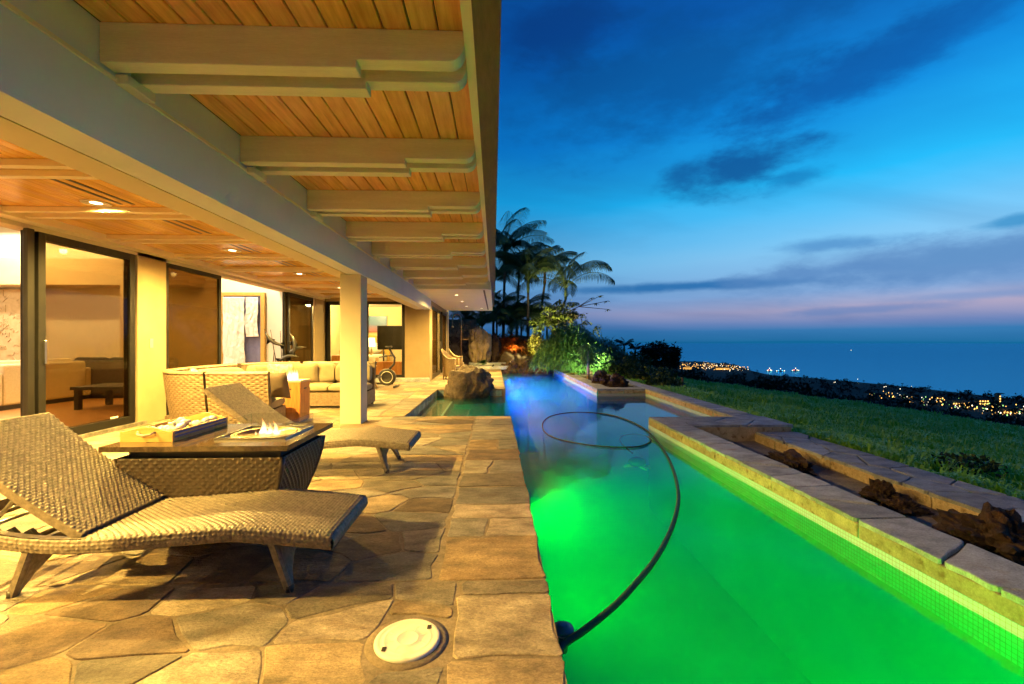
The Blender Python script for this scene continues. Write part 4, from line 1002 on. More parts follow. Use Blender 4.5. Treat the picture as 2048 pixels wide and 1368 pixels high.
# the C opens towards the pool; walked from the near end round the house side to the far end (inside is to the right)
near_str, *_ = sofa_module([(-2.93, 5.98), (-3.30, 5.93), (-3.70, 5.96)], 'near end section of the wicker sofa, seen from behind', leftout=-1)
s2 = sofa_module([(-3.735, 5.965)] + arc((-3.735, 7.02), 1.0, 1.055, -90, -158, 9)[1:], 'curved near corner section of the wicker sofa with a printed cushion', leftout=-1)
s3 = sofa_module([(-4.67, 6.66), (-4.75, 7.1), (-4.76, 7.55), (-4.70, 8.0), (-4.62, 8.22)], 'wicker sofa section along the wall with sliding doors', leftout=-1)
s4 = sofa_module([(-4.60, 8.26)] + arc((-3.75, 7.95), .95, 1.08, 165, 92, 9)[1:], 'curved far corner section of the wicker sofa', leftout=-1, cushions=1)
s5 = sofa_module([(-3.72, 9.05), (-3.1, 9.08), (-2.35, 9.08)], 'straight far section of the wicker sofa ending behind the pillar', leftout=-1, cushions=2)
s5[3](.03, .49, .43, .78, .16, .36, .03, 'cushion', 'back_cushion'); s5[3](.51, .98, .43, .78, .16, .36, .03, 'cushion', 'back_cushion')
s4[3](.03, .5, .43, .76, .16, .34, .03, 'cushion', 'back_cushion'); s4[3](.52, .98, .43, .76, .16, .34, .03, 'cushion', 'back_cushion')
s3[3](.03, .97, .43, .75, .16, .34, .03, 'cushion', 'back_cushion')
def pillow(c, w, h, t, rz, tilt, mat, label):
    def side(sg):
        def P(a, b):
            x, y = 2 * a - 1, 2 * b - 1; e = (1 - x ** 4) * (1 - y ** 4); k = 1 - .06 * (1 - (abs(x) * abs(y)))
            return (x * w / 2 * (k if abs(x) < 1 else k), sg * t / 2 * max(0, e) ** .5, y * h / 2 * k)
        return P
    m = MB().surf(side(-1), 12, 12).surf(lambda a, b: side(1)(1 - a, b), 12, 12)
    o = m.build('throw_pillow', mat); o.location = c; o.rotation_euler = (R(tilt), 0, R(rz)); tag(o, label, 'pillow', 'cushions on the wicker sofa'); return o
pillow((-4.18, 6.52, .64), .42, .40, .14, 120, -14, 'printcushion', 'white and green printed pillow against the near corner of the sofa')
pillow((-2.98, 6.32, .61), .36, .38, .16, 172, -16, 'cushiondark', 'dark brown pillow at the near end of the wicker sofa')
pillow((-3.95, 8.58, .62), .46, .38, .15, 25, 12, 'printcushion', 'pale patterned pillow in the far corner of the wicker sofa')
pillow((-3.55, 8.66, .62), .48, .38, .15, 3, 12, 'cushion', 'plain cream pillow behind the wooden fire column')
# wooden fire column
fc = root('fire_column', (-3.06, 7.03, 0), 'square wooden fire column with slot handles inside the sofa curve', 'table')
c0, c1, d0, d1, hz_ = -3.24, -2.885, 6.86, 7.21, .60
MB().box(c0, c1, d0, d1, .02, hz_).build('cabinet', 'columnwood', fc, bevel=.006)
MB().box(c0 + .02, c1 - .02, d0 + .02, d1 - .02, 0, .02).build('base', 'blackmetal', fc)
MB().box(c0 - .008, c1 + .008, d0 - .008, d1 + .008, hz_ + .001, hz_ + .028).build('column_top', 'fibrestone', fc, bevel=.004)
def slot(axis):
    pr = [( .045 * math.cos(t) * (1) + (.025 if math.cos(t) > 0 else -.025), .012 * math.sin(t)) for t in [2 * math.pi * k / 20 for k in range(20)]]
    m = MB()
    if axis == 'y': m.extr([((c0 + c1) / 2 + a * .75, hz_ - .10 + b) for a, b in pr], 'y', d0 - .003, d0 + .004)
    else: m.extr([((d0 + d1) / 2 + a * .75, hz_ - .10 + b) for a, b in pr], 'x', c1 - .004, c1 + .003)
    m.build('hand_slot', 'blackmetal', fc)
slot('y'); slot('x')
flames('column_flame', (-3.06, 7.03, hz_ + .02), .10, .27, 12, 9, 'tall white flames on top of the wooden fire column')

# ------------------------------------------------------------------ pool things
lid = root('skimmer_lid', (LID[0], LID[1], 0), 'round white plastic skimmer lid set in the flagstones', 'lid')
MB().lathe([(.165, -.010), (.165, -.003), (.135, -.001)], 40, (LID[0], LID[1], 0)).build('mortar_collar', 'mortar', lid)
MB().lathe([(.130, -.01), (.130, .006), (.126, .010), (.113, .0105), (.111, .0096), (.096, .0096), (.094, .0104), (.091, .0104), (.089, .0096), (.045, .0096), (.044, .0104), (.041, .0104), (.040, .0098), (1e-6, .010)], 56, (LID[0], LID[1], 0)).build('cover', 'lidplastic', lid)
for k in range(8):
    a = R(20 + 45 * k); m = MB(); m.box(.05, .086, -.0012, .0012, .0092, .0104)
    q = MB(); q.add([(LID[0] + p[0] * math.cos(a) - p[1] * math.sin(a), LID[1] + p[0] * math.sin(a) + p[1] * math.cos(a), p[2]) for p in m.v], m.f); q.build('moulded_line', 'lidplastic', lid)
for sx, sy in ((-.078, -.066), (.078, .066)):
    MB().box(LID[0] + sx - .008, LID[0] + sx + .008, LID[1] + sy - .012, LID[1] + sy + .012, .006, .0125).build('finger_slot', 'blackmetal', lid)
HP = [(0.262, 1.93), (0.305, 2.047), (0.401, 2.132), (0.522, 2.245), (0.663, 2.393), (0.803, 2.564), (0.978, 2.792), (1.182, 3.106), (1.404, 3.502), (1.642, 4.016), (1.88, 4.709), (2.08, 5.441), (2.25, 6.278), (2.36, 7.104), (2.33, 7.909), (2.152, 8.523), (1.845, 8.779), (1.467, 8.806), (1.071, 8.447), (0.849, 7.864), (0.76, 7.226), (0.779, 6.752), (0.913, 6.364), (1.147, 6.103), (1.382, 5.946), (1.662, 5.879), (1.909, 5.927), (2.116, 6.158), (2.225, 6.447), (2.222, 6.732), (2.112, 6.89), (1.929, 6.821), (1.819, 6.569), (1.786, 6.172), (1.80, 5.903)]
def smooth(pts, k=4):
    out = []; m = len(pts)
    for i in range(m - 1):
        p0, p1, p2, p3 = [Vector(pts[max(0, min(m - 1, j))]) for j in (i - 1, i, i + 1, i + 2)]
        for t in [q / k for q in range(k)]: out.append(.5 * ((2 * p1) + (p2 - p0) * t + (2 * p0 - 5 * p1 + 4 * p2 - p3) * t * t + (3 * p1 - p0 - 3 * p2 + p3) * t ** 3))
    out.append(Vector(pts[-1])); return out
hs = root('pool_hose', (.305, 2.047, WZ), 'dark vacuum hose floating in a loop across the pool', 'hose')
hp = smooth([(x, y, WZ + .012 - (.0 if i < 28 else .012 * (i - 27))) for i, (x, y) in enumerate(HP)], 5)
MB().tube(hp, [.0165 - .006 * min(1, max(0, (i - 45) / 40)) for i in range(len(hp))], 10).build('tube', 'hose', hs)
mb = MB()
for i in range(0, len(hp) - 1):      # the moulded ribs of the nearer half
    if i > 45: break
    a, b = hp[i], hp[i + 1]; d = (b - a)
    for t in (0, .25, .5, .75):
        p = a + d * t; mb.tube([p - d.normalized() * .004, p, p + d.normalized() * .004], [.0155, .0178, .0155], 10, False)
mb.build('hose_ribs', 'hose', hs, kind='stuff')
cl = root('pool_cleaner', (1.8, 5.8, WZ - .1), 'pale suction cleaner head under water at the end of the hose', 'pool cleaner')
MB().ball((1.83, 5.80, WZ - .16), .09, 8, (1.3, 1, .7)).build('body', 'floater', cl)
for k in range(7):
    a = R(-60 + 38 * k); MB().tube([(1.83, 5.80, WZ - .2), (1.83 + .17 * math.cos(a), 5.80 + .14 * math.sin(a), WZ - .23)], [.02, .012], 6).build('skirt_fin', 'lidplastic', cl)
fl = root('chlorine_floater', (.345, 2.16, WZ), 'blue round chlorine floater bobbing against the patio edge', 'floater')
MB().lathe([(.02, -.09), (.03, -.02), (.050, -.005), (.053, .014), (.048, .026), (.03, .030), (.028, .038), (.018, .041), (1e-6, .041)], 28, (.325, 2.16, WZ)).build('body', 'floater', fl)
MB().lathe([(.0535, .003), (.0548, .007), (.0535, .011)], 28, (.325, 2.16, WZ)).build('band', 'lidplastic', fl)

rock('pool_boulder', 'boulder', (-.66, 11.72, -.32), (.66, .48, .66), 12, 'large rounded boulder standing in the entry steps of the pool', 'boulder', None, R(8), sub=5, rough=.26, freq=1.3, fine=.07, blocky=.3)
# ------------------------------------------------------------------ wicker armchairs by the wing
def armchair(loc, rz, label):
    o = root('wicker_armchair', loc, label, 'chair', 'wicker tub chairs by the sliding doors', rz)
    # tub: shell swept round the back, open at local +x
    def top(w): return .66 + .30 * max(0, math.cos(w)) ** 1.6     # w = 0 at the back
    def P(a, b, off=0.):
        w = (a - .5) * 2 * R(128); z0 = .10; z = z0 + (top(w) - z0) * b; r = .27 + .07 * b + off
        return (-math.cos(w) * r * .95 + .02, -math.sin(w) * r, z)
    m = MB().weave(lambda a, b: P(1 - a, b), 60, 1, .012, 3, 8, .6)
    m.surf(lambda a, b: P(a, b, -.03), 40, 8); m.build('shell', 'wickerlight', o, world=False)
    MB().tube([P(k / 30, 1) for k in range(31)], .022, 8).build('arm_rail', 'wickerlight', o, world=False)
    def seat(a, b):
        w = 2 * math.pi * a; r = .25 * b; return (math.cos(w) * r + .03, math.sin(w) * r, .44 + .02 * (1 - b * b))
    m = MB().surf(seat, 24, 5); m.surf(lambda a, b: (math.cos(2 * math.pi * a) * .25 + .03, math.sin(2 * math.pi * a) * .25, .34 + .10 * b), 24, 1); m.build('seat', 'cushion', o, world=False)
    for sx, sy in ((.20, .25), (.20, -.25), (-.20, .18), (-.20, -.18)):
        MB().tube([(sx, sy, 0), (sx, sy, .66 if sx > 0 else .4)], [.02, .025], 8).build('leg', 'wickerlight', o, world=False)
    return o
ac = armchair((-1.42, 14.75, 0), R(-8), 'wicker tub chair by the sliding doors, the one nearer the boulder')
copy_tree(ac, (-1.42, 16.9, 0), R(4), 'wicker tub chair by the sliding doors, the one nearer the shower')

# ------------------------------------------------------------------ shower, rock work behind the pool
sh = root('outdoor_shower', (-1.62, 20.6, 0), 'slim outdoor shower with arched pipe in front of the stone wall', 'shower')
pts = [(-1.52, 20.6, 0), (-1.52, 20.6, 2.05)] + [(-1.72 + .20 * math.cos(t), 20.6, 2.15 + .30 * math.sin(t)) for t in [math.pi * k / 10 for k in range(11)]] + [(-1.92, 20.6, 2.0), (-1.92, 20.6, 1.95)]
pip = MB().tube(pts, .022, 8).build('pipe', 'copper', sh); MB().lathe([(.02, .1), (.035, .06), (.085, .0), (1e-6, -.005)], 16, (-1.92, 20.6, 1.86)).build('shower_head', 'copper', pip)
MB().box(-1.55, -1.2, 20.58, 20.62, 1.30, 1.33).build('valve_arm', 'copper', sh)
# shower wall of big natural stones
sw = root('shower_wall', (-1.2, 23, 0), 'tall wall of big natural stones behind the shower', 'wall')
MB().box(-2.75, -.95, 23.1, 23.4, -.1, 2.32).build('wall_core', 'mortar', sw)
rr = random.Random(31)
for p in voronoi(-2.75, -.95, 0, 2.36, .55, .5, rr, gap=.03, jit=.5):
    t = stone(p, 0, rr, depth=.06, lip=.03); q = MB(); q.add([(v[0], 23.09 - v[2] * .6 - .05, v[1]) for v in t.v], [f[::1] for f in t.f]); q.build('wall_stone', 'palerock' if rr.random() < .5 else 'boulder', sw)
rk = random.Random(8)
rock('standing_stone', 'palerock', (-.72, 20.9, -.1), (.50, .5, 1.05), 47, 'tall pale standing rock beside the shower', 'rock', None, .2, sub=5, rough=.42, freq=1.7, fine=.09, flat=False).location.z = .82
rock('shadow_rock', 'lava', (-.02, 21.6, -.1), (.32, .4, .8), 44, 'narrow black rock wedged beside the tall pale rock', 'rock', None, .2, sub=4, rough=.35, flat=False).location.z = .65
# raised curved stone ledge
le = root('stone_ledge', (-.3, 20.4, 0), 'low curved flagstone ledge stepping up to the planting', 'ledge')
for k, (rx, ry, z0, z1) in enumerate(((1.15, .8, -.02, .14), (.85, .55, .15, .27))):
    pr = [(-.35 + rx * math.cos(R(a)), 20.75 - ry * math.sin(R(a)) * 1.0 + (0 if a <= 180 else 0)) for a in range(0, 181, 10)]
    pr = pr[::-1]
    MB().extr(pr + [], 'z', z0, z1).build('ledge_step', 'coping', le, bevel=.03)
BACK = [(.35, 20.55, .34, .40, .36), (.75, 20.6, .30, .35, .42), (1.1, 20.75, .32, .4, .33), (1.5, 20.6, .36, .36, .45), (1.95, 20.7, .36, .4, .36), (2.4, 20.5, .34, .4, .5), (1.2, 21.3, .5, .5, .62), (1.9, 21.4, .5, .5, .60), (.6, 21.3, .4, .5, .6), (2.6, 21.2, .5, .5, .66)]
names = ['small dark rock at the house-side corner of the waterfall', 'dark rock beside the corner at the foot of the waterfall', 'low dark rock below the planting at the pool end', 'bulging dark rock at the middle of the pool end', 'dark rock right of the middle of the pool end', 'rounded rock at the planter corner of the pool end',
         'flat-topped rock behind the middle of the pool end', 'upper brown rock under the long-leaved bush', 'upper rock behind the house-side corner', 'upper rock behind the planter corner']
for i, ((x, y, a, b, c), nm) in enumerate(zip(BACK, names)):
    rock('waterfall_rock', 'lava' if i < 6 else 'boulder', (x, y, -.32 if i < 6 else -.2), (a, b, c), 50 + i, nm, 'rock', 'rocks at the far end of the pool', rk.uniform(0, 6), sub=4, rough=.4, fine=.1)
# bank behind
def bank():
    def P(a, b):
        x = -1.0 + 5.4 * a; y = 21.3 + 4.2 * b; h = 1.6 * math.sin(math.pi * min(1, .06 + a * .94)) ** .6 * math.sin(math.pi * min(1, b * .85)) ** .8
        return (x, y, -.1 + h + .16 * noise.noise(Vector((x * 1.3, y * 1.3, 0))))
    tag(MB().surf(P, 36, 26).build('garden_bank', 'soil'), 'planted earth bank behind the pool', 'bank', kind='structure')
bank()

# ------------------------------------------------------------------ plants
def blade(mb, p, d, L, w, droop, seg=4, up=Vector((0, 0, 1)), tip=.05):
    d = d.normalized(); side = d.cross(up)
    side = side.normalized() if side.length > 1e-4 else Vector((1, 0, 0)); vs = []; q = Vector(p); dd = d.copy()
    for k in range(seg + 1):
        t = k / seg; ww = w * (math.sin(math.pi * (.12 + .88 * t)) ** .7 if k < seg else tip)
        vs += [q - side * ww / 2, q + side * ww / 2]; dd = (dd + Vector((0, 0, -droop / seg))).normalized(); q = q + dd * (L / seg)
    mb.add(vs, [(2 * k, 2 * k + 1, 2 * k + 3, 2 * k + 2) for k in range(seg)], True)
def leafy(mb, p, n, L, w, rr, spread=1.):
    for _ in range(n):
        d = Vector((rr.uniform(-1, 1), rr.uniform(-1, 1), rr.uniform(-.35, 1))).normalized() * spread
        a = d.cross(Vector((rr.uniform(-1, 1), rr.uniform(-1, 1), rr.uniform(-1, 1)))).normalized(); l, ww = L * rr.uniform(.6, 1.2), w * rr.uniform(.7, 1.2)
        q = Vector(p); b = d.cross(a).normalized() * ww * .18
        mb.add([q, q + d * l * .5 + a * ww / 2 + b, q + d * l, q + d * l * .5 - a * ww / 2 + b], [(0, 1, 2), (0, 2, 3)], True)
def frond_mesh(L, nleaf, leaf, rr, droop=1.3):
    mb = MB(); pts = []; q = Vector((0, 0, 0)); ang = R(70); m = 14
    for k in range(m + 1):
        pts.append(q.copy()); a = ang - droop * (k / m) ** 1.25 * 1.35; q = q + Vector((math.cos(a), 0, math.sin(a))) * (L / m)
    mb.tube(pts, [.022 * (1 - .8 * k / m) + .003 for k in range(m + 1)], 5)
    for i in range(nleaf):
        t = .2 + .8 * i / nleaf; k = min(m - 1, int(t * m)); f = t * m - k; p = pts[k].lerp(pts[k + 1], f); tg = (pts[k + 1] - pts[k]).normalized()
        ll = leaf * (math.sin(math.pi * (.12 + .84 * (t - .2) / .8)) ** .55) * rr.uniform(.85, 1.1)
        for sg in (-1, 1):
            d = (tg * .7 + Vector((0, sg, 0)) * .85 + Vector((0, 0, .15))).normalized()
            blade(mb, p, d, ll, .036, 1.7, 4, up=Vector((0, 0, 1)))
    return mb
def palm(x, y, h, label, L=2.3, lean=(0, 0), nf=11, seed=0, red=False, z0=-.1, name='palm_tree', leafm='palmleaf', nleaf=38, r=.075):
    rr = random.Random(seed); o = root(name, (x, y, z0), label, 'palm', 'palms behind the pool')
    top = Vector((lean[0], lean[1], h)); pts = []
    for k in range(13):
        t = k / 12; pts.append(Vector((lean[0] * t * t, lean[1] * t * t, h * t)))
    MB().tube(pts, [r * (1.25 - .45 * k / 12) * (1 + .05 * (k % 2)) for k in range(13)], 10).build('trunk', 'palmbark', o, world=False); trk = o.children[0]
    MB().tube([top - Vector((0, 0, .0)), top + Vector((0, 0, .35)), top + Vector((0, 0, .75))], [r * .95, r * 1.05, r * .5], 10).build('crownshaft', 'redshaft' if red else 'palmleaf', trk, world=False)
    base = []
    for i in range(3): base.append(frond_mesh(L, nleaf, .62 * L / 2.3, rr, rr.uniform(1.0, 1.6)))
    objs = []
    for i in range(nf):
        b = base[i % 3]
        if i < 3: f = b.build('frond', leafm, o, world=False); objs.append(f)
        else: f = objs[i % 3].copy(); COL.objects.link(f)
        f.location = top + Vector((0, 0, .6 - .03 * i * 0)); el = rr.uniform(-.3, .5)
        f.rotation_euler = (0, el, 2 * math.pi * i / nf + rr.uniform(-.25, .25)); s = rr.uniform(.85, 1.1); f.scale = (s, s, s)
    return o
palm(.45, 25.0, 5.6, 'tallest palm rising right beside the eave', 3.0, (.1, 0), 20, 1)
palm(1.25, 26.5, 5.0, 'slender palm next to the tallest one', 2.9, (.15, 0), 20, 2)
palm(1.75, 24.0, 3.9, 'palm with a bare pale trunk in front of the palm group', 2.6, (.0, 0), 17, 3)
palm(2.45, 25.5, 4.6, 'slim palm with a red crownshaft', 2.6, (.35, 0), 14, 4, True)
palm(2.9, 24.5, 3.6, 'leaning palm whose fronds arch over the sea view', 3.2, (.95, .2), 14, 5)
palm(-.1, 27.0, 4.2, 'palm half hidden behind the eave', 2.8, (0, 0), 18, 6)
for i, (x, y, h, lab) in enumerate(((-.7, 24.8, 1.3, 'bushy low palm behind the shower wall'), (.1, 25.6, 1.9, 'bushy low palm directly below the tallest palm'), (.9, 24.9, 1.2, 'bushy low palm behind the orange plants'), (1.5, 26.0, 1.9, 'bushy low palm in the middle of the palm group'), (2.2, 25.2, 1.2, 'bushy low palm behind the yellow shrub'), (3.0, 26.2, 1.3, 'bushy low palm below the leaning palm'), (-1.6, 25.6, 1.7, 'bushy low palm farthest behind the shower wall'))):
    palm(x, y, h, lab, 2.5, (0, 0), 15, 20 + i, r=.06, name='bush_palm', nleaf=36, z0=.1)
def rosette(loc, label, n=46, L=.62, w=.035, mat='redleaf', seed=0, group=None, name='spiky_plant', droop=1.2, cat='plant', up=.55):
    rr = random.Random(seed); mb = MB()
    for k in range(n):
        a = rr.uniform(0, 6.28); e = rr.uniform(up * .4, up * 2.3); d = Vector((math.cos(a), math.sin(a), e)); blade(mb, (0, 0, 0), d, L * rr.uniform(.7, 1.15), w, droop * rr.uniform(.6, 1.2))
    o = mb.build(name, mat); o.location = loc; return tag(o, label, cat, group)
base_r = None
for i in range(16):
    rr = random.Random(200 + i); x = -.35 + 2.3 * rr.random() + (.0 if i % 3 else .25); y = 21.6 + 1.7 * rr.random(); z = .45 + .95 * (y - 21.4) / 1.9 + rr.uniform(0, .3)
    if i < 4: b = rosette((x, y, z), 'orange-red strappy plant massed on the bank behind the rocks', 80, .72, .038, 'redleaf', i, 'orange-red plants on the bank', droop=1.5); base_r = base_r or []; base_r.append(b)
    else:
        b = base_r[i % 4].copy(); COL.objects.link(b); b.location = (x, y, z); b.rotation_euler.z = rr.uniform(0, 6)
def bush(name, c, dims, n, L, w, mat, label, seed, cat='shrub', group=None, stem=True, stems=6, z0=None, clump=0):
    rr = random.Random(seed); z0 = c[2] if z0 is None else z0; o = root(name, (c[0], c[1], z0), label, cat, group); mb = MB(); cl_ = []
    for _ in range(clump or 1): 
        d = Vector((rr.gauss(0, 1), rr.gauss(0, 1), rr.gauss(0, 1))).normalized() * (.35 + .5 * rr.random()); cl_.append(d)
    for k in range(n):
        if clump:
            q = cl_[k % clump]; d = q + Vector((rr.gauss(0, .19), rr.gauss(0, .19), rr.gauss(0, .17)))
        else:
            d = Vector((rr.gauss(0, 1), rr.gauss(0, 1), rr.gauss(0, 1))).normalized() * (.55 + .5 * rr.random())
        f = 1 + .3 * noise.noise(d * 2 + Vector((seed, 0, 0)))
        p = (c[0] + d.x * dims[0] * f, c[1] + d.y * dims[1] * f, max(z0, c[2] + dims[2] + d.z * dims[2] * f)); leafy(mb, p, 1, L, w, rr)
    mb.build('foliage', mat, o)
    if stem:
        s = MB()
        for k in range(stems):
            d = cl_[k % len(cl_)] if clump else Vector((rr.uniform(-.6, .6), rr.uniform(-.6, .6), rr.uniform(.0, .6)))
            s.tube([(c[0] + d.x * .1, c[1] + d.y * .1, z0 - .05), (c[0] + d.x * dims[0] * .4, c[1] + d.y * dims[1] * .4, c[2] + dims[2] * .6), (c[0] + d.x * dims[0], c[1] + d.y * dims[1], c[2] + dims[2] * (1 + .7 * d.z))], [.035, .025, .012], 6)
        s.build('stem', 'bark', o)
    return o
# papyrus-like bush
def strappy(name, c, rx, ry, h, n, L, mat, label, seed, w=.022):
    rr = random.Random(seed); o = root(name, c, label, 'bush'); mb = MB()
    for k in range(n):
        a = rr.uniform(0, 6.28); d = math.sqrt(rr.random()); x, y = d * rx * math.cos(a), d * ry * math.sin(a); z = h * (1 - .75 * d * d) * rr.uniform(.35, 1.02)
        out = Vector((x / rx, y / ry, 0)); dirv = out * .6 + Vector((rr.gauss(0, .5), rr.gauss(0, .5), .75)); blade(mb, (c[0] + x, c[1] + y, c[2] + z), dirv, L * rr.uniform(.6, 1.2), w, 2.0, 4)
    mb.build('foliage', mat, o)
    s = MB()
    for k in range(16):
        a = rr.uniform(0, 6.28); d = rr.random() * .6; s.tube([(c[0] + d * rx * .3 * math.cos(a), c[1] + d * ry * .3 * math.sin(a), c[2] - .1), (c[0] + d * rx * math.cos(a), c[1] + d * ry * math.sin(a), c[2] + h * .8)], [.03, .012], 6)
    s.build('stem', 'bark', o); return o
strappy('papyrus_bush', (3.1, 18.6, -.05), 1.45, 1.5, 2.0, 13000, .40, 'papyrus', 'big green long-leaved bush at the far end of the planter', 61, w=.026)
strappy('papyrus_bush', (4.55, 20.2, -.2), 1.5, 1.5, 1.6, 6500, .5, 'papyrusdark', 'darker long-leaved bush spilling over the lawn-side wall', 62, w=.026)
bush('round_shrub', (3.75, 17.6, -.1), (.95, 1.0, .62), 5200, .13, .06, 'papyrus', 'dense rounded green shrub in front of the big long-leaved bush', 64, clump=40)
bush('yellow_shrub', (2.0, 21.6, .35), (.42, .42, .62), 1500, .13, .07, 'yellowleaf', 'yellow-green small-leaved shrub left of the long-leaved bush', 63)
# leaf-cluster tree
def cluster_tree():
    rr = random.Random(77); o = root('leaf_cluster_tree', (2.9, 21.3, 0), 'small tree with yellow-green leaf clusters above the long-leaved bush', 'tree'); tr = MB(); lf = MB(); B = Vector((2.9, 21.3, 0))
    def grow(p, d, L, r, lv):
        q = p + d * L; tr.tube([p, p.lerp(q, .5) + Vector((rr.uniform(-.04, .04), 0, .02)), q], [r, r * .85, r * .7], 7)
        if lv == 0: return
        for k in range(3 if lv > 1 else rr.choice((2, 3, 3))):
            a = rr.uniform(0, 6.28); nd = (d * .75 + Vector((math.cos(a), math.sin(a), .25)) * .75 + Vector((.12, 0, 0))).normalized(); grow(q, nd, L * rr.uniform(.62, .85), r * .66, lv - 1)
    grow(B, Vector((.05, 0, 1)), 1.05, .09, 4)
    cs = [(rr.gauss(0, .62), rr.gauss(0, .45), rr.gauss(0, .30)) for _ in range(46)]
    for c in cs:
        q = Vector((3.05 + c[0], 21.2 + c[1], 2.42 + c[2] - .22 * abs(c[0])))
        for k in range(26):
            a = rr.uniform(0, 6.28); blade(lf, q + Vector((rr.gauss(0, .09), rr.gauss(0, .09), rr.gauss(0, .08))), Vector((math.cos(a), math.sin(a), rr.uniform(-.3, .9))), rr.uniform(.16, .28), .085, .9, 3)
    tr.build('trunk', 'bark', o); lf.build('crown', 'brightleaf', o)
    g2 = MB(); t2 = MB()       # the sparse outer twig reaching out to the sea
    for tx, tz in ((4.5, 3.25), (4.9, 3.35), (5.2, 3.1), (5.25, 2.72), (4.7, 3.0)):
        e = Vector((tx, 21.0, tz)); t2.tube([(3.3, 21.2, 2.55), (3.9, 21.1, 2.85), e], [.025, .018, .01], 6)
        for k in range(10):
            a = rr.uniform(0, 6.28); blade(g2, e, Vector((math.cos(a), math.sin(a), rr.uniform(-.3, .6))), .2, .06, .8, 3)
    t2.build('twig', 'bark', o); g2.build('outer_leaves', 'brightleaf', o)
cluster_tree()
rosette((-.55, 20.4, .27), 'broad-leaved green plant growing on the curved ledge', 24, .36, .15, 'broadleaf', 91, None, 'broadleaf_plant', .9)
rosette((.45, 21.2, .22), 'small broad-leaved plant between the waterfall rocks', 18, .28, .12, 'broadleaf', 92, None, 'broadleaf_plant', .9)
rosette((2.05, 20.95, .38), 'tuft of grassy leaves in the waterfall rocks', 40, .35, .02, 'yellowleaf', 93, None, 'grass_tuft', 1.)
rosette((2.85, 16.6, .0), 'yellow-green tuft at the foot of the small tree in the planter', 60, .4, .03, 'yellowleaf', 94, None, 'grass_tuft', 1.4)
pt = root('planter_tree', (3.14, 15.2, -.05), 'young slender tree trunk in the planter', 'tree')
MB().tube([(3.14, 15.2, -.1), (3.13, 15.2, .35), (3.15, 15.25, .9)], [.055, .045, .03], 8).build('trunk', 'wheatwood', pt)
mb = MB(); rr = random.Random(99)
for k in range(420): 
    a = rr.uniform(0, 6.28); blade(mb, (3.15 + .2 * math.cos(a) * rr.random(), 15.25 + .2 * math.sin(a), .55 + .6 * rr.random()), Vector((math.cos(a), math.sin(a), rr.uniform(.0, 1))), .42, .022, 1.8, 3)
mb.build('crown', 'papyrus', pt)
# shrubs along the lawn side of the wall
for i, (x, y, a, b, h) in enumerate(((4.8, 16.8, .5, .8, .42), (5.3, 18.6, .8, .9, .55), (6.2, 20.5, .9, 1., .6), (5.0, 14.9, .45, .8, .33), (6.0, 16.4, .7, .8, .36), (4.85, 12.9, .4, .8, .26), (5.6, 23., 1.2, 1.2, .75), (3.2, 23.4, 1.0, .9, .9))):
    bush('lawn_shrub', (x, y, terrain_z(x, y) - .1), (a, b, h), 1300, .15, .075, 'shrubleaf', ['hedge shrub against the wall, just before the big dark bush', 'hedge shrub beside the darker long-leaved bush', 'large hedge shrub below the distant dark palms', 'small hedge shrub against the wall across from the lava rocks', 'low hedge shrub one row out from the wall', 'lowest hedge shrub, the last one before the wooden post', 'tall back-row hedge shrub behind the long-leaved bushes', 'shrub behind the leaf-cluster tree'][i], 120 + i, 'shrub', 'shrubs along the lawn-side wall', stems=3)
# lava-garden lights: two small spotlights that light the planting
def garden_spot(loc, aim, power, col, label, angle=100):
    o = root('garden_spotlight', loc, label, 'lamp'); d = (Vector(aim) - Vector(loc)).normalized(); L = Vector(loc)
    MB().tube([L, L + Vector((0, 0, .14))], .012, 8).build('stake', 'blackmetal', o)
    MB().tube([L + Vector((0, 0, .15)) - d * .05, L + Vector((0, 0, .15)) + d * .06], [.03, .045], 12).build('head', 'blackmetal', o)
    q = L + Vector((0, 0, .15)) + d * .09; lamp('spot_lamp', 'SPOT', q, power, col, o, size=.04, rot=d.to_track_quat('-Z', 'Y').to_euler(), angle=angle, blend=.6)
garden_spot((.9, 21.75, .62), (.65, 23.0, 1.9), 150, (1, .45, .08), 'small black garden spotlight among the rocks below the orange plants', 145)
garden_spot((-.1, 20.0, .0), (2.9, 21.4, 2.6), 2600, (1, .86, .34), 'small black garden spotlight on the ledge aimed up at the leaf-cluster tree', 70)
garden_spot((3.55, 15.9, -.06), (3.0, 19.2, 1.9), 520, (.95, .95, .40), 'small black garden spotlight in the planter aimed at the big bush', 110)
# fence post
mb = MB(); mb.tube([(5.75, 13.7, terrain_z(5.75, 13.7) - .2), (5.72, 13.7, .12)], [.04, .035], 7); tag(mb.build('fence_post', 'postwood'), 'weathered wooden post standing in the grass beyond the wall', 'post')

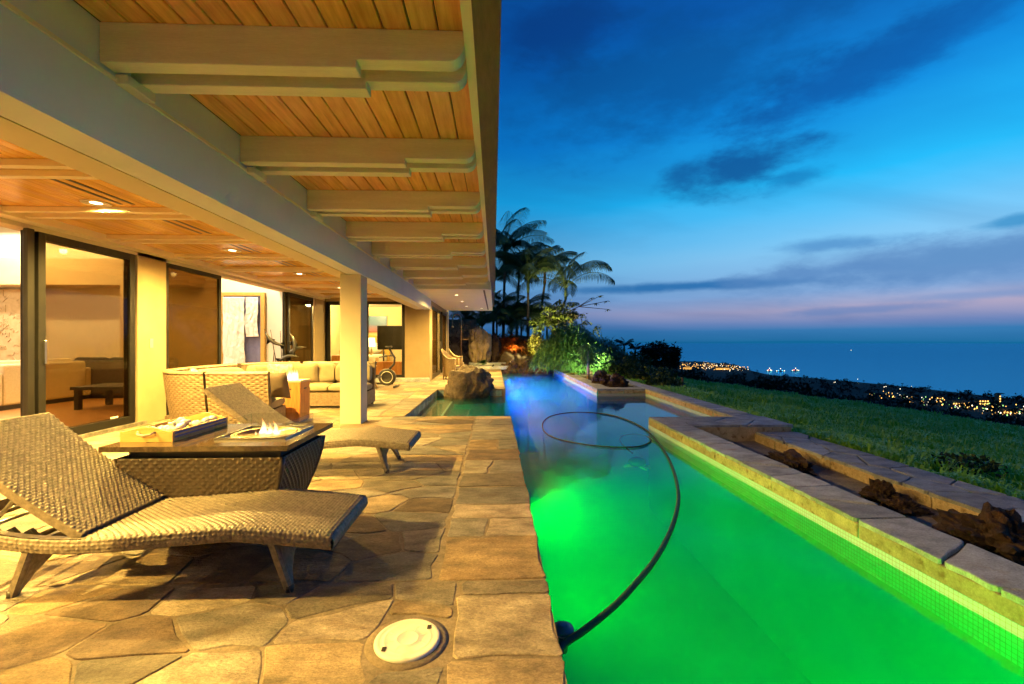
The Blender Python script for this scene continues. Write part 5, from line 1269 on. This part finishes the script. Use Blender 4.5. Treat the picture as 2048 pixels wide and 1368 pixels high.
# ------------------------------------------------------------------ grass on the lawn
def grass():
    rr = random.Random(17); mb = MB(); n = 0
    while n < 30000:
        y = -1 + 30 * rr.random() ** 1.1; xm = 4.45 if y < 8 else 4.35; r_ = rr.random(); x = xm + 34 * r_ ** 1.9
        if x > 1.30 * y + 6 and x > 9: continue
        z = terrain_z(x, y); dist = math.hypot(x, y); s = .7 + dist * .05; n += 1
        patch = .8 + .9 * noise.noise(Vector((x * .5, y * .5, 4))) + .5 * noise.noise(Vector((x * 1.7, y * 1.7, 9)))
        if patch < .25 and rr.random() < .7: continue
        for k in range(3):
            a = rr.uniform(0, 6.28); L = .17 * patch * rr.uniform(.6, 1.3) * s ** .6; d = Vector((math.cos(a) * .5, math.sin(a) * .5, 1)).normalized()
            w = .012 * s; p = Vector((x + rr.uniform(-.05, .05) * s, y + rr.uniform(-.05, .05) * s, z - .02)); sd = Vector((-math.sin(a), math.cos(a), 0)) * w
            q = p + d * L; e = q + Vector((math.cos(a), math.sin(a), -.1)) * L * .45
            mb.add([p - sd, p + sd, q + sd * .6, q - sd * .6, e], [(0, 1, 2, 3), (3, 2, 4)], True)
    tag(mb.build('grass', 'grassblade'), 'rough green grass covering the slope beyond the wall', 'grass', kind='stuff')
grass()
bush('weed_clump', (5.35, 5.0, terrain_z(5.35, 5.0) - .02), (.30, .30, .11), 420, .08, .04, 'shrubleaf', 'dark leafy weed clump in the grass beside the near sand bed', 170, 'weed', stem=False)

# ------------------------------------------------------------------ dark bushes over the crest, far trees
proto = []
for i in range(5):
    rr = random.Random(300 + i); mb = MB(); cs = [(rr.gauss(0, .45), rr.gauss(0, .45), rr.uniform(.2, .95)) for _ in range(9)]
    for k in range(1500):
        c = cs[k % 9]; d = Vector((rr.gauss(0, 1), rr.gauss(0, 1), rr.gauss(0, 1))).normalized() * rr.uniform(.2, .42); leafy(mb, (c[0] + d.x, c[1] + d.y, max(0, c[2] * .8 + d.z * .8)), 1, .14, .07, rr)
    proto.append(mb)
DB = []; rr = random.Random(9)
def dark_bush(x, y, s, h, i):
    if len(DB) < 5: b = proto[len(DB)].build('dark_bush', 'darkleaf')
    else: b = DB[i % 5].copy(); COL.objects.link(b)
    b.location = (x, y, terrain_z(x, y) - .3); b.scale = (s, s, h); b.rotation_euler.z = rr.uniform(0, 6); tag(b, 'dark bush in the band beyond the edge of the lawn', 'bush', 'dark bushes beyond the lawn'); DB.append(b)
i = 0
def bush_top(x, y):       # height the band reaches there, so that the shore stays in view over it
    xc, yc = x * math.cos(TH) - y * math.sin(TH), x * math.sin(TH) + y * math.cos(TH); u = 1024 + 910 * xc / yc
    v = interp([(1300, 735), (1420, 748), (1500, 746), (1560, 744), (1620, 764), (1700, 790), (1800, 797), (1880, 812), (1960, 822), (2048, 834), (2300, 850)], u)
    return 1.2 - (v + rr.uniform(-3, 9) - 684) / 910 * yc
for k in range(56):
    t = k / 55; x = 14 + 50 * t + rr.uniform(-1, 1); y = 35 + 9 * rr.random(); dark_bush(x, y, rr.uniform(1.9, 2.8), max(.8, (bush_top(x, y) - terrain_z(x, y) + .3) / 1.05), i); i += 1
for k in range(7): dark_bush(6 + k * 1.9, 31 + rr.random() * 4, 1.6, 1.5 + .5 * rr.random(), i); i += 1
ft1 = palm(17.0, 60, 2.3, 'distant dark palm standing right of the long-leaved bush', 1.9, (.2, 0), 12, 31, z0=-2.4, leafm='darkleaf', r=.16)
ft2 = palm(19.3, 62, 2.5, 'distant dark fan-shaped palm left of the round tree', 1.35, (0, 0), 14, 32, z0=-3.0, leafm='darkleaf', r=.15)
def far_tree(x, y, z, dims, label, seed):
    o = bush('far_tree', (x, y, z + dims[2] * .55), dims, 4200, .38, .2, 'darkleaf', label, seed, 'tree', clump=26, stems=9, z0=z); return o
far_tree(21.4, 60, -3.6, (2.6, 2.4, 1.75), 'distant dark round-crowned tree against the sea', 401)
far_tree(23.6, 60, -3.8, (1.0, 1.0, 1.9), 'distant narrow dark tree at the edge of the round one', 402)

# ------------------------------------------------------------------ coast: trees, town, boats
def coastal_trees():
    rr = random.Random(55); mb = MB()
    def tree(p, s, kind):
        p = Vector(p)
        if kind:
            h = s * 9; mb.tube([p, p + Vector((rr.uniform(-1, 1), 0, h))], [.35 * s, .25 * s], 4)
            for k in range(9):
                a = 6.28 * k / 9 + rr.random(); q = p + Vector((0, 0, h)); d = Vector((math.cos(a), math.sin(a), .35)); blade(mb, q, d, 4.2 * s, 1.1 * s, 1.6, 3)
        else:
            for k in range(26):
                d = Vector((rr.gauss(0, 1), rr.gauss(0, 1), rr.gauss(0, .7))); q = p + Vector((d.x * 3 * s, d.y * 3 * s, 4.5 * s + d.z * 2.4 * s)); leafy(mb, q, 1, 4.5 * s, 3.0 * s, rr)
    for i in range(len(shore) - 1):
        (u0, v0), (u1, v1) = shore[i], shore[i + 1]
        if u0 < 1180 or u0 > 2100: continue
        for k in range(max(3, int((u1 - u0) / 2.0))):
            t = rr.random(); dv = 1.5 + rr.random() ** 1.4 * 36; f = far(u0 + (u1 - u0) * t, v0 + (v1 - v0) * t + dv); s = (1.0 if u0 > 1500 else .95) * rr.uniform(.7, 1.35); tree(f, s, rr.random() < .3)
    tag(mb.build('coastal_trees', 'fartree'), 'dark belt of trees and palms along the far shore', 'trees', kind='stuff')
coastal_trees()
def town():
    rr = random.Random(66); sets = {'town_warm': MB(), 'town_white': MB(), 'town_green': MB()}
    def dot(p, r, m):
        p = Vector(p); sets[m].add([p + Vector(d) * r for d in ((1, 0, 0), (-1, 0, 0), (0, 1, 0), (0, -1, 0), (0, 0, 1.3), (0, 0, -1.3))], [(0, 2, 4), (2, 1, 4), (1, 3, 4), (3, 0, 4), (2, 0, 5), (1, 2, 5), (3, 1, 5), (0, 3, 5)])
    for k in range(190):      # far peninsula
        u = rr.gauss(1430, 34); u = min(max(u, 1352), 1496); v = 733 + (u - 1430) * .06 + rr.gauss(0, 3.2); p = far(u, v + 2); dot((p[0], p[1], p[2] + rr.uniform(2, 9)), rr.uniform(.6, 1.6), rr.choice(('town_warm', 'town_warm', 'town_warm', 'town_white')))
    for k in range(16): p = far(rr.uniform(1345, 1390), rr.uniform(727, 741)); dot((p[0], p[1], p[2] + 6), rr.uniform(1, 2), 'town_warm')
    for k in range(190):     # right-hand shore village
        t = rr.random() ** .7; u = 1720 + t * 340; v = 786 + (u - 1720) * .125 + rr.gauss(0, 6) * (.5 + t); p = far(u, v + 3); dot((p[0], p[1], p[2] + rr.uniform(2, 7)), rr.uniform(.35, 1.15), rr.choice(('town_warm', 'town_warm', 'town_white', 'town_green')))
    for u, v in ((1670, 767), (1668, 768), (1715, 761), (1716, 770), (1768, 777), (1772, 776), (1822, 777), (1823, 776), (1800, 781)): p = far(u, v); dot((p[0], p[1], p[2] + 4), 1.0, 'town_white')
    lab = {'town_warm': 'orange lights of the shore towns', 'town_white': 'white lights of the shore towns', 'town_green': 'greenish lights of the shore villages'}
    for k, m in sets.items(): tag(m.build('town_lights', k), lab[k], 'lights', kind='stuff')
    B = [(1918, 806, 26, 9, 'low hotel block with a lit orange front on the shore'), (1968, 806, 20, 10, 'shore building with a lit gable near the bright bell tower'), (2000, 806, 3, 20, 'slim lit tower on the shore'), (2018, 824, 22, 9, 'brightest orange-lit house at the near edge of the village'), (1880, 795, 16, 7, 'small lit house behind the shore palms'), (1445, 736, 60, 12, 'long lit resort block on the far peninsula'), (1375, 735, 40, 10, 'lit resort block at the landward end of the far peninsula')]
    for u, v, w, h, lb in B:
        x, y, z = far(u, v + 4); o = root('shore_building', (x, y, z), lb, 'building'); MB().box(x - w / 2, x + w / 2, y, y + 8, z, z + h).build('wall', 'farwall', o); wl = o.children[0]
        MB().extr([(y - 1, z + h), (y + 9, z + h), (y + 4, z + h + 2.5)], 'x', x - w / 2 - 1, x + w / 2 + 1).build('roof', 'roofing', o)
        nwin = max(1, int(w / 5))
        for q in range(nwin):
            for fl_ in range(max(1, int(h / 5))):
                xx = x - w / 2 + (q + .5) * w / nwin; MB().box(xx - 1.1, xx + 1.1, y - .2, y - .02, z + 1.5 + fl_ * 4.5, z + 3.6 + fl_ * 4.5).build('window', 'town_warm', wl)
    for i, (u, v, ln, lb) in enumerate(((1538, 742, 22, 'small lit boat nearest the dark bushes'), (1560, 743, 40, 'long boat with blue deck lights off the shore'), (1590, 742, 34, 'tall lit boat farthest right of the anchored group'), (1703, 701, 30, 'single lit boat far out at sea'))):
        x, y, z = far(u, v, SEA); o = root('boat', (x, y, z), lb, 'boat')
        MB().extr([(x - ln / 2, z + 3), (x - ln * .38, z - .5), (x + ln * .38, z - .5), (x + ln / 2, z + 3.4)], 'y', y - 3, y + 3).build('hull', 'roomwhite', o)
        MB().box(x - ln * .2, x + ln * .22, y - 2.4, y + 2.4, z + 3, z + 6).build('cabin', 'roomwhite', o)
        MB().tube([(x, y, z + 6), (x, y, z + 14)], .3, 5).build('mast', 'metal', o)
        for q in range(5 if i < 3 else 2):
            xx = x - ln * .4 + q * ln * .2; MB().ball((xx, y - 3.2, z + 3 + 1.5 * (q % 2) + (9 if q == 2 else 0)), 1.5 if i < 3 else 2.2, 4).build('deck_light', ('boat_blue' if i == 1 and q % 2 else 'boat_red' if q == 1 and i < 3 else 'town_white'), o)
town()

# ------------------------------------------------------------------ lanai and room furnishings
sc = root('marlin_sculpture', (-4.9, 10.55, 0), 'dark metal sculpture of leaping fish behind the sofa', 'sculpture')
MB().lathe([(.16, 0), (.17, .05), (.13, .08), (.09, .62), (.16, .70), (1e-6, .72)], 14, (-4.92, 10.55, 0)).build('pedestal', 'blackmetal', sc)
def fish(c, d, L, bend, r):
    d = Vector(d).normalized(); s = d.cross(Vector((0, 1, 0))).normalized(); m = MB(); pts = []; rs = []
    for k in range(13):
        t = k / 12; pts.append(Vector(c) + d * L * t + s * bend * math.sin(math.pi * t)); rs.append(max(.004, r * math.sin(math.pi * min(1, t * .92 + .08)) ** .8 if t < .86 else .006))
    m.tube(pts, rs, 8)
    def fin(i, h, back):
        p = pts[i]; t = (pts[min(i + 1, 12)] - pts[i - 1]).normalized(); n = t.cross(Vector((0, 1, 0))).normalized() * h
        m.add([p - t * .07, p + t * .07, p + n - t * back, p + Vector((0, .012, 0))], [(0, 1, 2), (1, 0, 2), (0, 3, 2), (3, 1, 2)])
    fin(7, .13, .05); fin(6, -.08, .05); fin(1, .10, .05); fin(1, -.10, .05)
    m.build('fish', 'blackmetal', sc)
fish((-4.78, 10.5, 1.12), (-.72, 0, .62), .58, .10, .042); fish((-4.62, 10.55, .88), (-.12, 0, 1), .55, -.09, .042); fish((-4.75, 10.6, .82), (.9, 0, .55), .50, .10, .038); fish((-4.9, 10.5, .76), (.92, 0, .22), .46, .07, .038)
for a, b in (((-4.95, 10.5, .72), (-5.08, 10.5, 1.48)), ((-4.85, 10.55, .72), (-4.86, 10.5, 1.45)), ((-5.02, 10.5, .7), (-5.0, 10.5, 1.0))): MB().tube([a, b], [.012, .006], 6).build('reed', 'blackmetal', sc)
# exercise bike
bk = root('exercise_bike', (-2.95, 12.2, 0), 'black exercise bike with a big flywheel on the lanai', 'exercise bike')
def ring(c, R0, r, n=28, ax='y'):
    return [(c[0] + R0 * math.cos(2 * math.pi * k / n), c[1], c[2] + R0 * math.sin(2 * math.pi * k / n)) for k in range(n + 1)]
fwc = (-2.86, 12.2, .27)
m = MB(); pr = MB().lathe([(.02, -.035), (.15, -.03), (.19, -.05), (.225, -.045), (.23, 0), (.225, .045), (.19, .05), (.15, .03), (.02, .035)], 32)
m.add([(fwc[0] + p[0], fwc[1] + p[2], fwc[2] + p[1]) for p in pr.v], [f[::-1] for f in pr.f], True); fwo = m.build('flywheel', 'blackmetal', bk)
MB().tube(ring((fwc[0], fwc[1] - .052, fwc[2]), .15, 0), .008, 6, False).build('rim_ring', 'lidplastic', fwo)
MB().tube([(-3.02, 12.2, .22), (-2.68, 12.2, .62), (-2.66, 12.2, .78), (-2.82, 12.2, 1.05)], [.035, .03, .028, .025], 8).build('handlebar_post', 'blackmetal', bk)
MB().box(-2.90, -2.74, 12.12, 12.28, 1.05, 1.09).build('console', 'blackmetal', bk, bevel=.01); MB().box(-2.90, -2.76, 12.13, 12.27, 1.091, 1.097).build('display', 'screen', bk)
for sg in (-1, 1): MB().tube([(-2.72, 12.2, .82), (-2.80, 12.2 + sg * .2, .84), (-3.02, 12.2 + sg * .2, .80)], .015, 8).build('handlebar', 'blackmetal', bk)
MB().tube([(-3.22, 12.2, .12), (-3.30, 12.2, .62)], [.035, .03], 8).build('seat_post', 'blackmetal', bk)
MB().ball((-3.28, 12.2, .65), .14, 8, (1.15, .75, .3)).build('saddle', 'blackmetal', bk)
MB().tube([(-3.45, 12.2, .10), (-2.70, 12.2, .10)], .03, 8).build('main_beam', 'blackmetal', bk)
for x in (-2.62, -3.48): MB().tube([(x, 11.93, .03), (x, 12.47, .03)], .03, 8).build('stabiliser_bar', 'blackmetal', bk)
for sg in (-1, 1): MB().tube([(-3.0, 12.2, .30), (-3.0, 12.2 + sg * .1, .30), (-3.0 + sg * .14, 12.2 + sg * .1, .24), (-3.0 + sg * .14, 12.2 + sg * .2, .24)], .014, 6).build('pedal_crank', 'metal', bk)
ch = root('folding_frame', (-3.25, 11.75, 0), 'pale folding exercise frame half hidden behind the pillar', 'exercise frame')
MB().tube([(-3.42, 11.75, 1.02), (-3.36, 11.75, .9), (-3.30, 11.75, .6), (-3.0, 11.75, .02)], [.028, .03, .03, .025], 8).build('leg', 'wheatwood', ch)
MB().tube([(-3.02, 11.75, .6), (-3.36, 11.75, .5), (-3.55, 11.75, .02)], [.02, .03, .025], 8).build('leg', 'wheatwood', ch)
MB().ball((-3.36, 11.75, .92), .16, 8, (.5, .7, 1)).build('back_pad', 'blackmetal', ch); MB().tube([(-3.05, 11.55, .03), (-3.05, 11.95, .03)], .025, 8).build('foot_bar', 'blackmetal', ch)

def couch(loc, rz, w, d, label, mat='sofafabric', npil=2):
    o = root('fabric_sofa', loc, label, 'sofa', None, rz); k = dict(world=False)
    MB().box(-w / 2 + .2, w / 2 - .2, -d / 2 + .2, d / 2, .08, .30).build('base', mat, o, bevel=.02, **k); MB().box(-w / 2 + .2, w / 2 - .2, -d / 2, -d / 2 + .2, .08, .80).build('back', mat, o, bevel=.04, **k)
    for sg in (-1, 1): MB().box(*sorted((sg * (w / 2 - .198), sg * w / 2)), -d / 2, d / 2, .08, .66).build('arm', mat, o, bevel=.04, **k)
    for q in range(npil):
        x0 = -w / 2 + .21 + q * (w - .42) / npil; MB().box(x0 + .01, x0 + (w - .42) / npil - .01, -d / 2 + .21, d / 2 + .02, .305, .47).build('seat_cushion', mat, o, bevel=.04, **k); MB().box(x0 + .03, x0 + (w - .42) / npil - .03, -d / 2 + .21, -d / 2 + .38, .475, .86).build('back_cushion', mat, o, bevel=.06, **k)
    MB().box(-w / 2 + .05, w / 2 - .05, -d / 2 + .05, d / 2 - .05, 0, .078).build('plinth', 'blackmetal', o, **k); return o
couch((-9.0, 9.0, .01), R(90), 2.0, 1.0, 'beige fabric sofa in the room left of the glass door')
couch((-8.0, 10.4, .01), R(0), 2.6, 1.0, 'dark sofa dimly seen through the tinted glass door', 'darkfabric', 3)
ctb = root('coffee_table', (-6.8, 8.6, 0), 'low dark coffee table dimly seen through the tinted glass', 'table'); MB().box(-7.4, -6.2, 8.2, 9.0, .36, .42).build('table_top', 'blackmetal', ctb, bevel=.01)
for x in (-7.32, -6.28):
    for y in (8.28, 8.92): MB().box(x - .04, x + .04, y - .04, y + .04, .01, .36).build('leg', 'blackmetal', ctb)
# carved relief panel on the far wall of the great room
rl = root('carved_panel', (-13.2, 13.1, 0), 'tall sandstone panel carved with geometric signs on the far room wall', 'wall art')
MB().box(-14.6, -12.62, 13.08, 13.19, .35, 2.66).build('slab', 'relief', rl)
rr = random.Random(13)
for k in range(150):
    x, z = rr.uniform(-14.5, -12.72), rr.uniform(.45, 2.58); t = rr.random(); m = MB()
    if t < .5:
        a = rr.choice((0, 0, 0, 45, 90, 135)); L = rr.uniform(.06, .22); q = MB().box(-L / 2, L / 2, -.0, .025, -.011, .011); ca, sa = math.cos(R(a)), math.sin(R(a)); m.add([(x + p[0] * ca - p[2] * sa, 13.055 + p[1], z + p[0] * sa + p[2] * ca) for p in q.v], q.f)
    elif t < .72: m.tube([(x - .07, 13.075, z - .03), (x - .03, 13.075, z + .04), (x + .03, 13.075, z - .03), (x + .07, 13.075, z + .04)], .012, 6)
    elif t < .88: m.tube([(x + .06 * math.cos(w), 13.075, z + .06 * math.sin(w)) for w in [math.pi * q / 8 for q in range(9)]], .012, 6)
    else: m.box(x - .06, x + .06, 13.06, 13.085, z + .04, z + .06).box(x - .06, x - .04, 13.06, 13.085, z - .06, z + .04).box(x + .04, x + .06, 13.06, 13.085, z - .06, z + .04)
    m.build('carving', 'relief', rl)
# draped plastic on a tall gilt-framed panel
ds = root('framed_panel', (-7.0, 13.15, 0), 'tall gold-framed panel on the room wall behind the sofa', 'wall art')
MB().box(-7.65, -6.62, 13.14, 13.19, .25, 2.50).build('panel', 'bluecloth', ds)
for x0, x1, z0, z1 in ((-7.75, -7.65, .2, 2.6), (-6.62, -6.50, .2, 2.6), (-7.65, -6.62, 2.50, 2.6), (-7.65, -6.62, .2, .25)): MB().box(x0, x1, 13.1, 13.19, z0, z1).build('frame', 'gold', ds, bevel=.01)
def sheet(x0, x1, z0, z1, y, label, seed):
    def P(a, b):
        x, z = x0 + a * (x1 - x0), z0 + b * (z1 - z0); f = .03 * noise.noise(Vector((x * 9, z * 1.6, seed))) + .02 * noise.noise(Vector((x * 18, z * 9, seed)))
        return (x + .05 * noise.noise(Vector((0, z * 2, seed))), y - .03 + f, z)
    o = MB().surf(P, 40, 60).build('plastic_sheet', 'plastic_sheet'); sol = o.modifiers.new('solid', 'SOLIDIFY'); sol.thickness = .003; tag(o, label, 'sheet')
sheet(-7.62, -7.02, .3, 2.46, 13.06, 'long crinkled white plastic sheet hanging over the framed panel', 2)
sheet(-7.0, -6.66, 1.35, 2.46, 13.08, 'short white plastic sheet taped to the top of the framed panel', 6)
# bedroom things
bd = root('bed', (-5.35, 18.4, 0), 'bed with white linen and a curved wooden headboard', 'bed')
MB().box(-6.3, -4.5, 17.3, 19.35, .1, .38).build('base', 'wheatwood', bd, bevel=.02); MB().box(-6.28, -4.52, 17.28, 19.3, .385, .70).build('mattress', 'bedding', bd, bevel=.07)
pr = [(-6.35, .1), (-4.45, .1), (-4.45, 1.15)] + [(-5.4 + .95 * math.cos(R(a)), 1.15 + .35 * math.sin(R(a))) for a in range(10, 171, 10)] + [(-6.35, 1.15)]
MB().extr(pr, 'y', 19.4, 19.5).build('headboard', 'gold', bd)
for x in (-5.9, -5.0): MB().ball((x, 19.15, .95), .3, 8, (1.1, .5, .75)).build('bed_pillow', 'bedding', bd)
pa = root('sunset_painting', (-5.55, 19.55, 0), 'blue and red sunset painting above the bed', 'painting'); MB().box(-6.3, -4.6, 19.55, 19.58, 1.62, 2.3).build('canvas', 'artprint', pa)
MB().box(-6.34, -4.56, 19.581, 19.598, 1.58, 2.34).build('frame', 'wheatwood', pa)
tv = root('television', (-3.8, 16.9, 0), 'large flat television seen from the lanai through the window', 'television'); MB().box(-4.33, -3.18, 16.9, 16.95, .92, 1.80).build('panel', 'screen', tv, bevel=.008); tvp = tv.children[0]
MB().box(-4.31, -3.2, 16.893, 16.899, .94, 1.78).build('screen', 'screen', tvp)
for x in (-4.1, -3.4): MB().tube([(x, 16.92, .5), (x, 16.92, .92)], .03, 8).build('stand_leg', 'blackmetal', tv)
cb = root('media_cabinet', (-3.8, 17, 0), 'low wooden cabinet under the television', 'cabinet'); MB().box(-4.5, -2.9, 16.7, 17.2, .01, .48).build('body', 'columnwood', cb, bevel=.01)
for x in (-4.1, -3.3): MB().box(x - .36, x + .36, 16.685, 16.699, .06, .44).build('door', 'columnwood', cb, bevel=.005)
lpm = root('table_lamp', (-4.72, 17.6, 0), 'white-shaded table lamp beside the television', 'lamp')
MB().lathe([(.09, .6), (.03, .64), (.05, .8), (.02, .95), (.015, 1.05)], 14, (-4.72, 17.6, .0)).build('stem', 'wheatwood', lpm); emat('shade_glow', (1, .86, .55), 2.2); MB().lathe([(.15, 1.02), (.12, 1.36)], 18, (-4.72, 17.6, 0)).build('shade', 'shade_glow', lpm)
ns = root('nightstand', (-4.72, 17.6, 0), 'small nightstand carrying the white-shaded lamp', 'nightstand'); MB().box(-4.95, -4.5, 17.4, 17.8, .01, .60).build('body', 'wheatwood', ns, bevel=.01)
ot = root('bedside_chest', (-5.15, 15.6, 0), 'small wooden chest with a turned vase inside the bedroom window', 'chest'); MB().box(-5.45, -4.95, 15.4, 15.8, .01, .75).build('body', 'columnwood', ot, bevel=.01)
vs_ = root('turned_vase', (-5.2, 15.6, .75), 'small golden vase on the wooden chest', 'vase'); MB().lathe([(.05, .75), (.03, .79), (.07, .88), (.025, .97), (.05, 1.02)], 16, (-5.2, 15.6, 0)).build('body', 'gold', vs_)
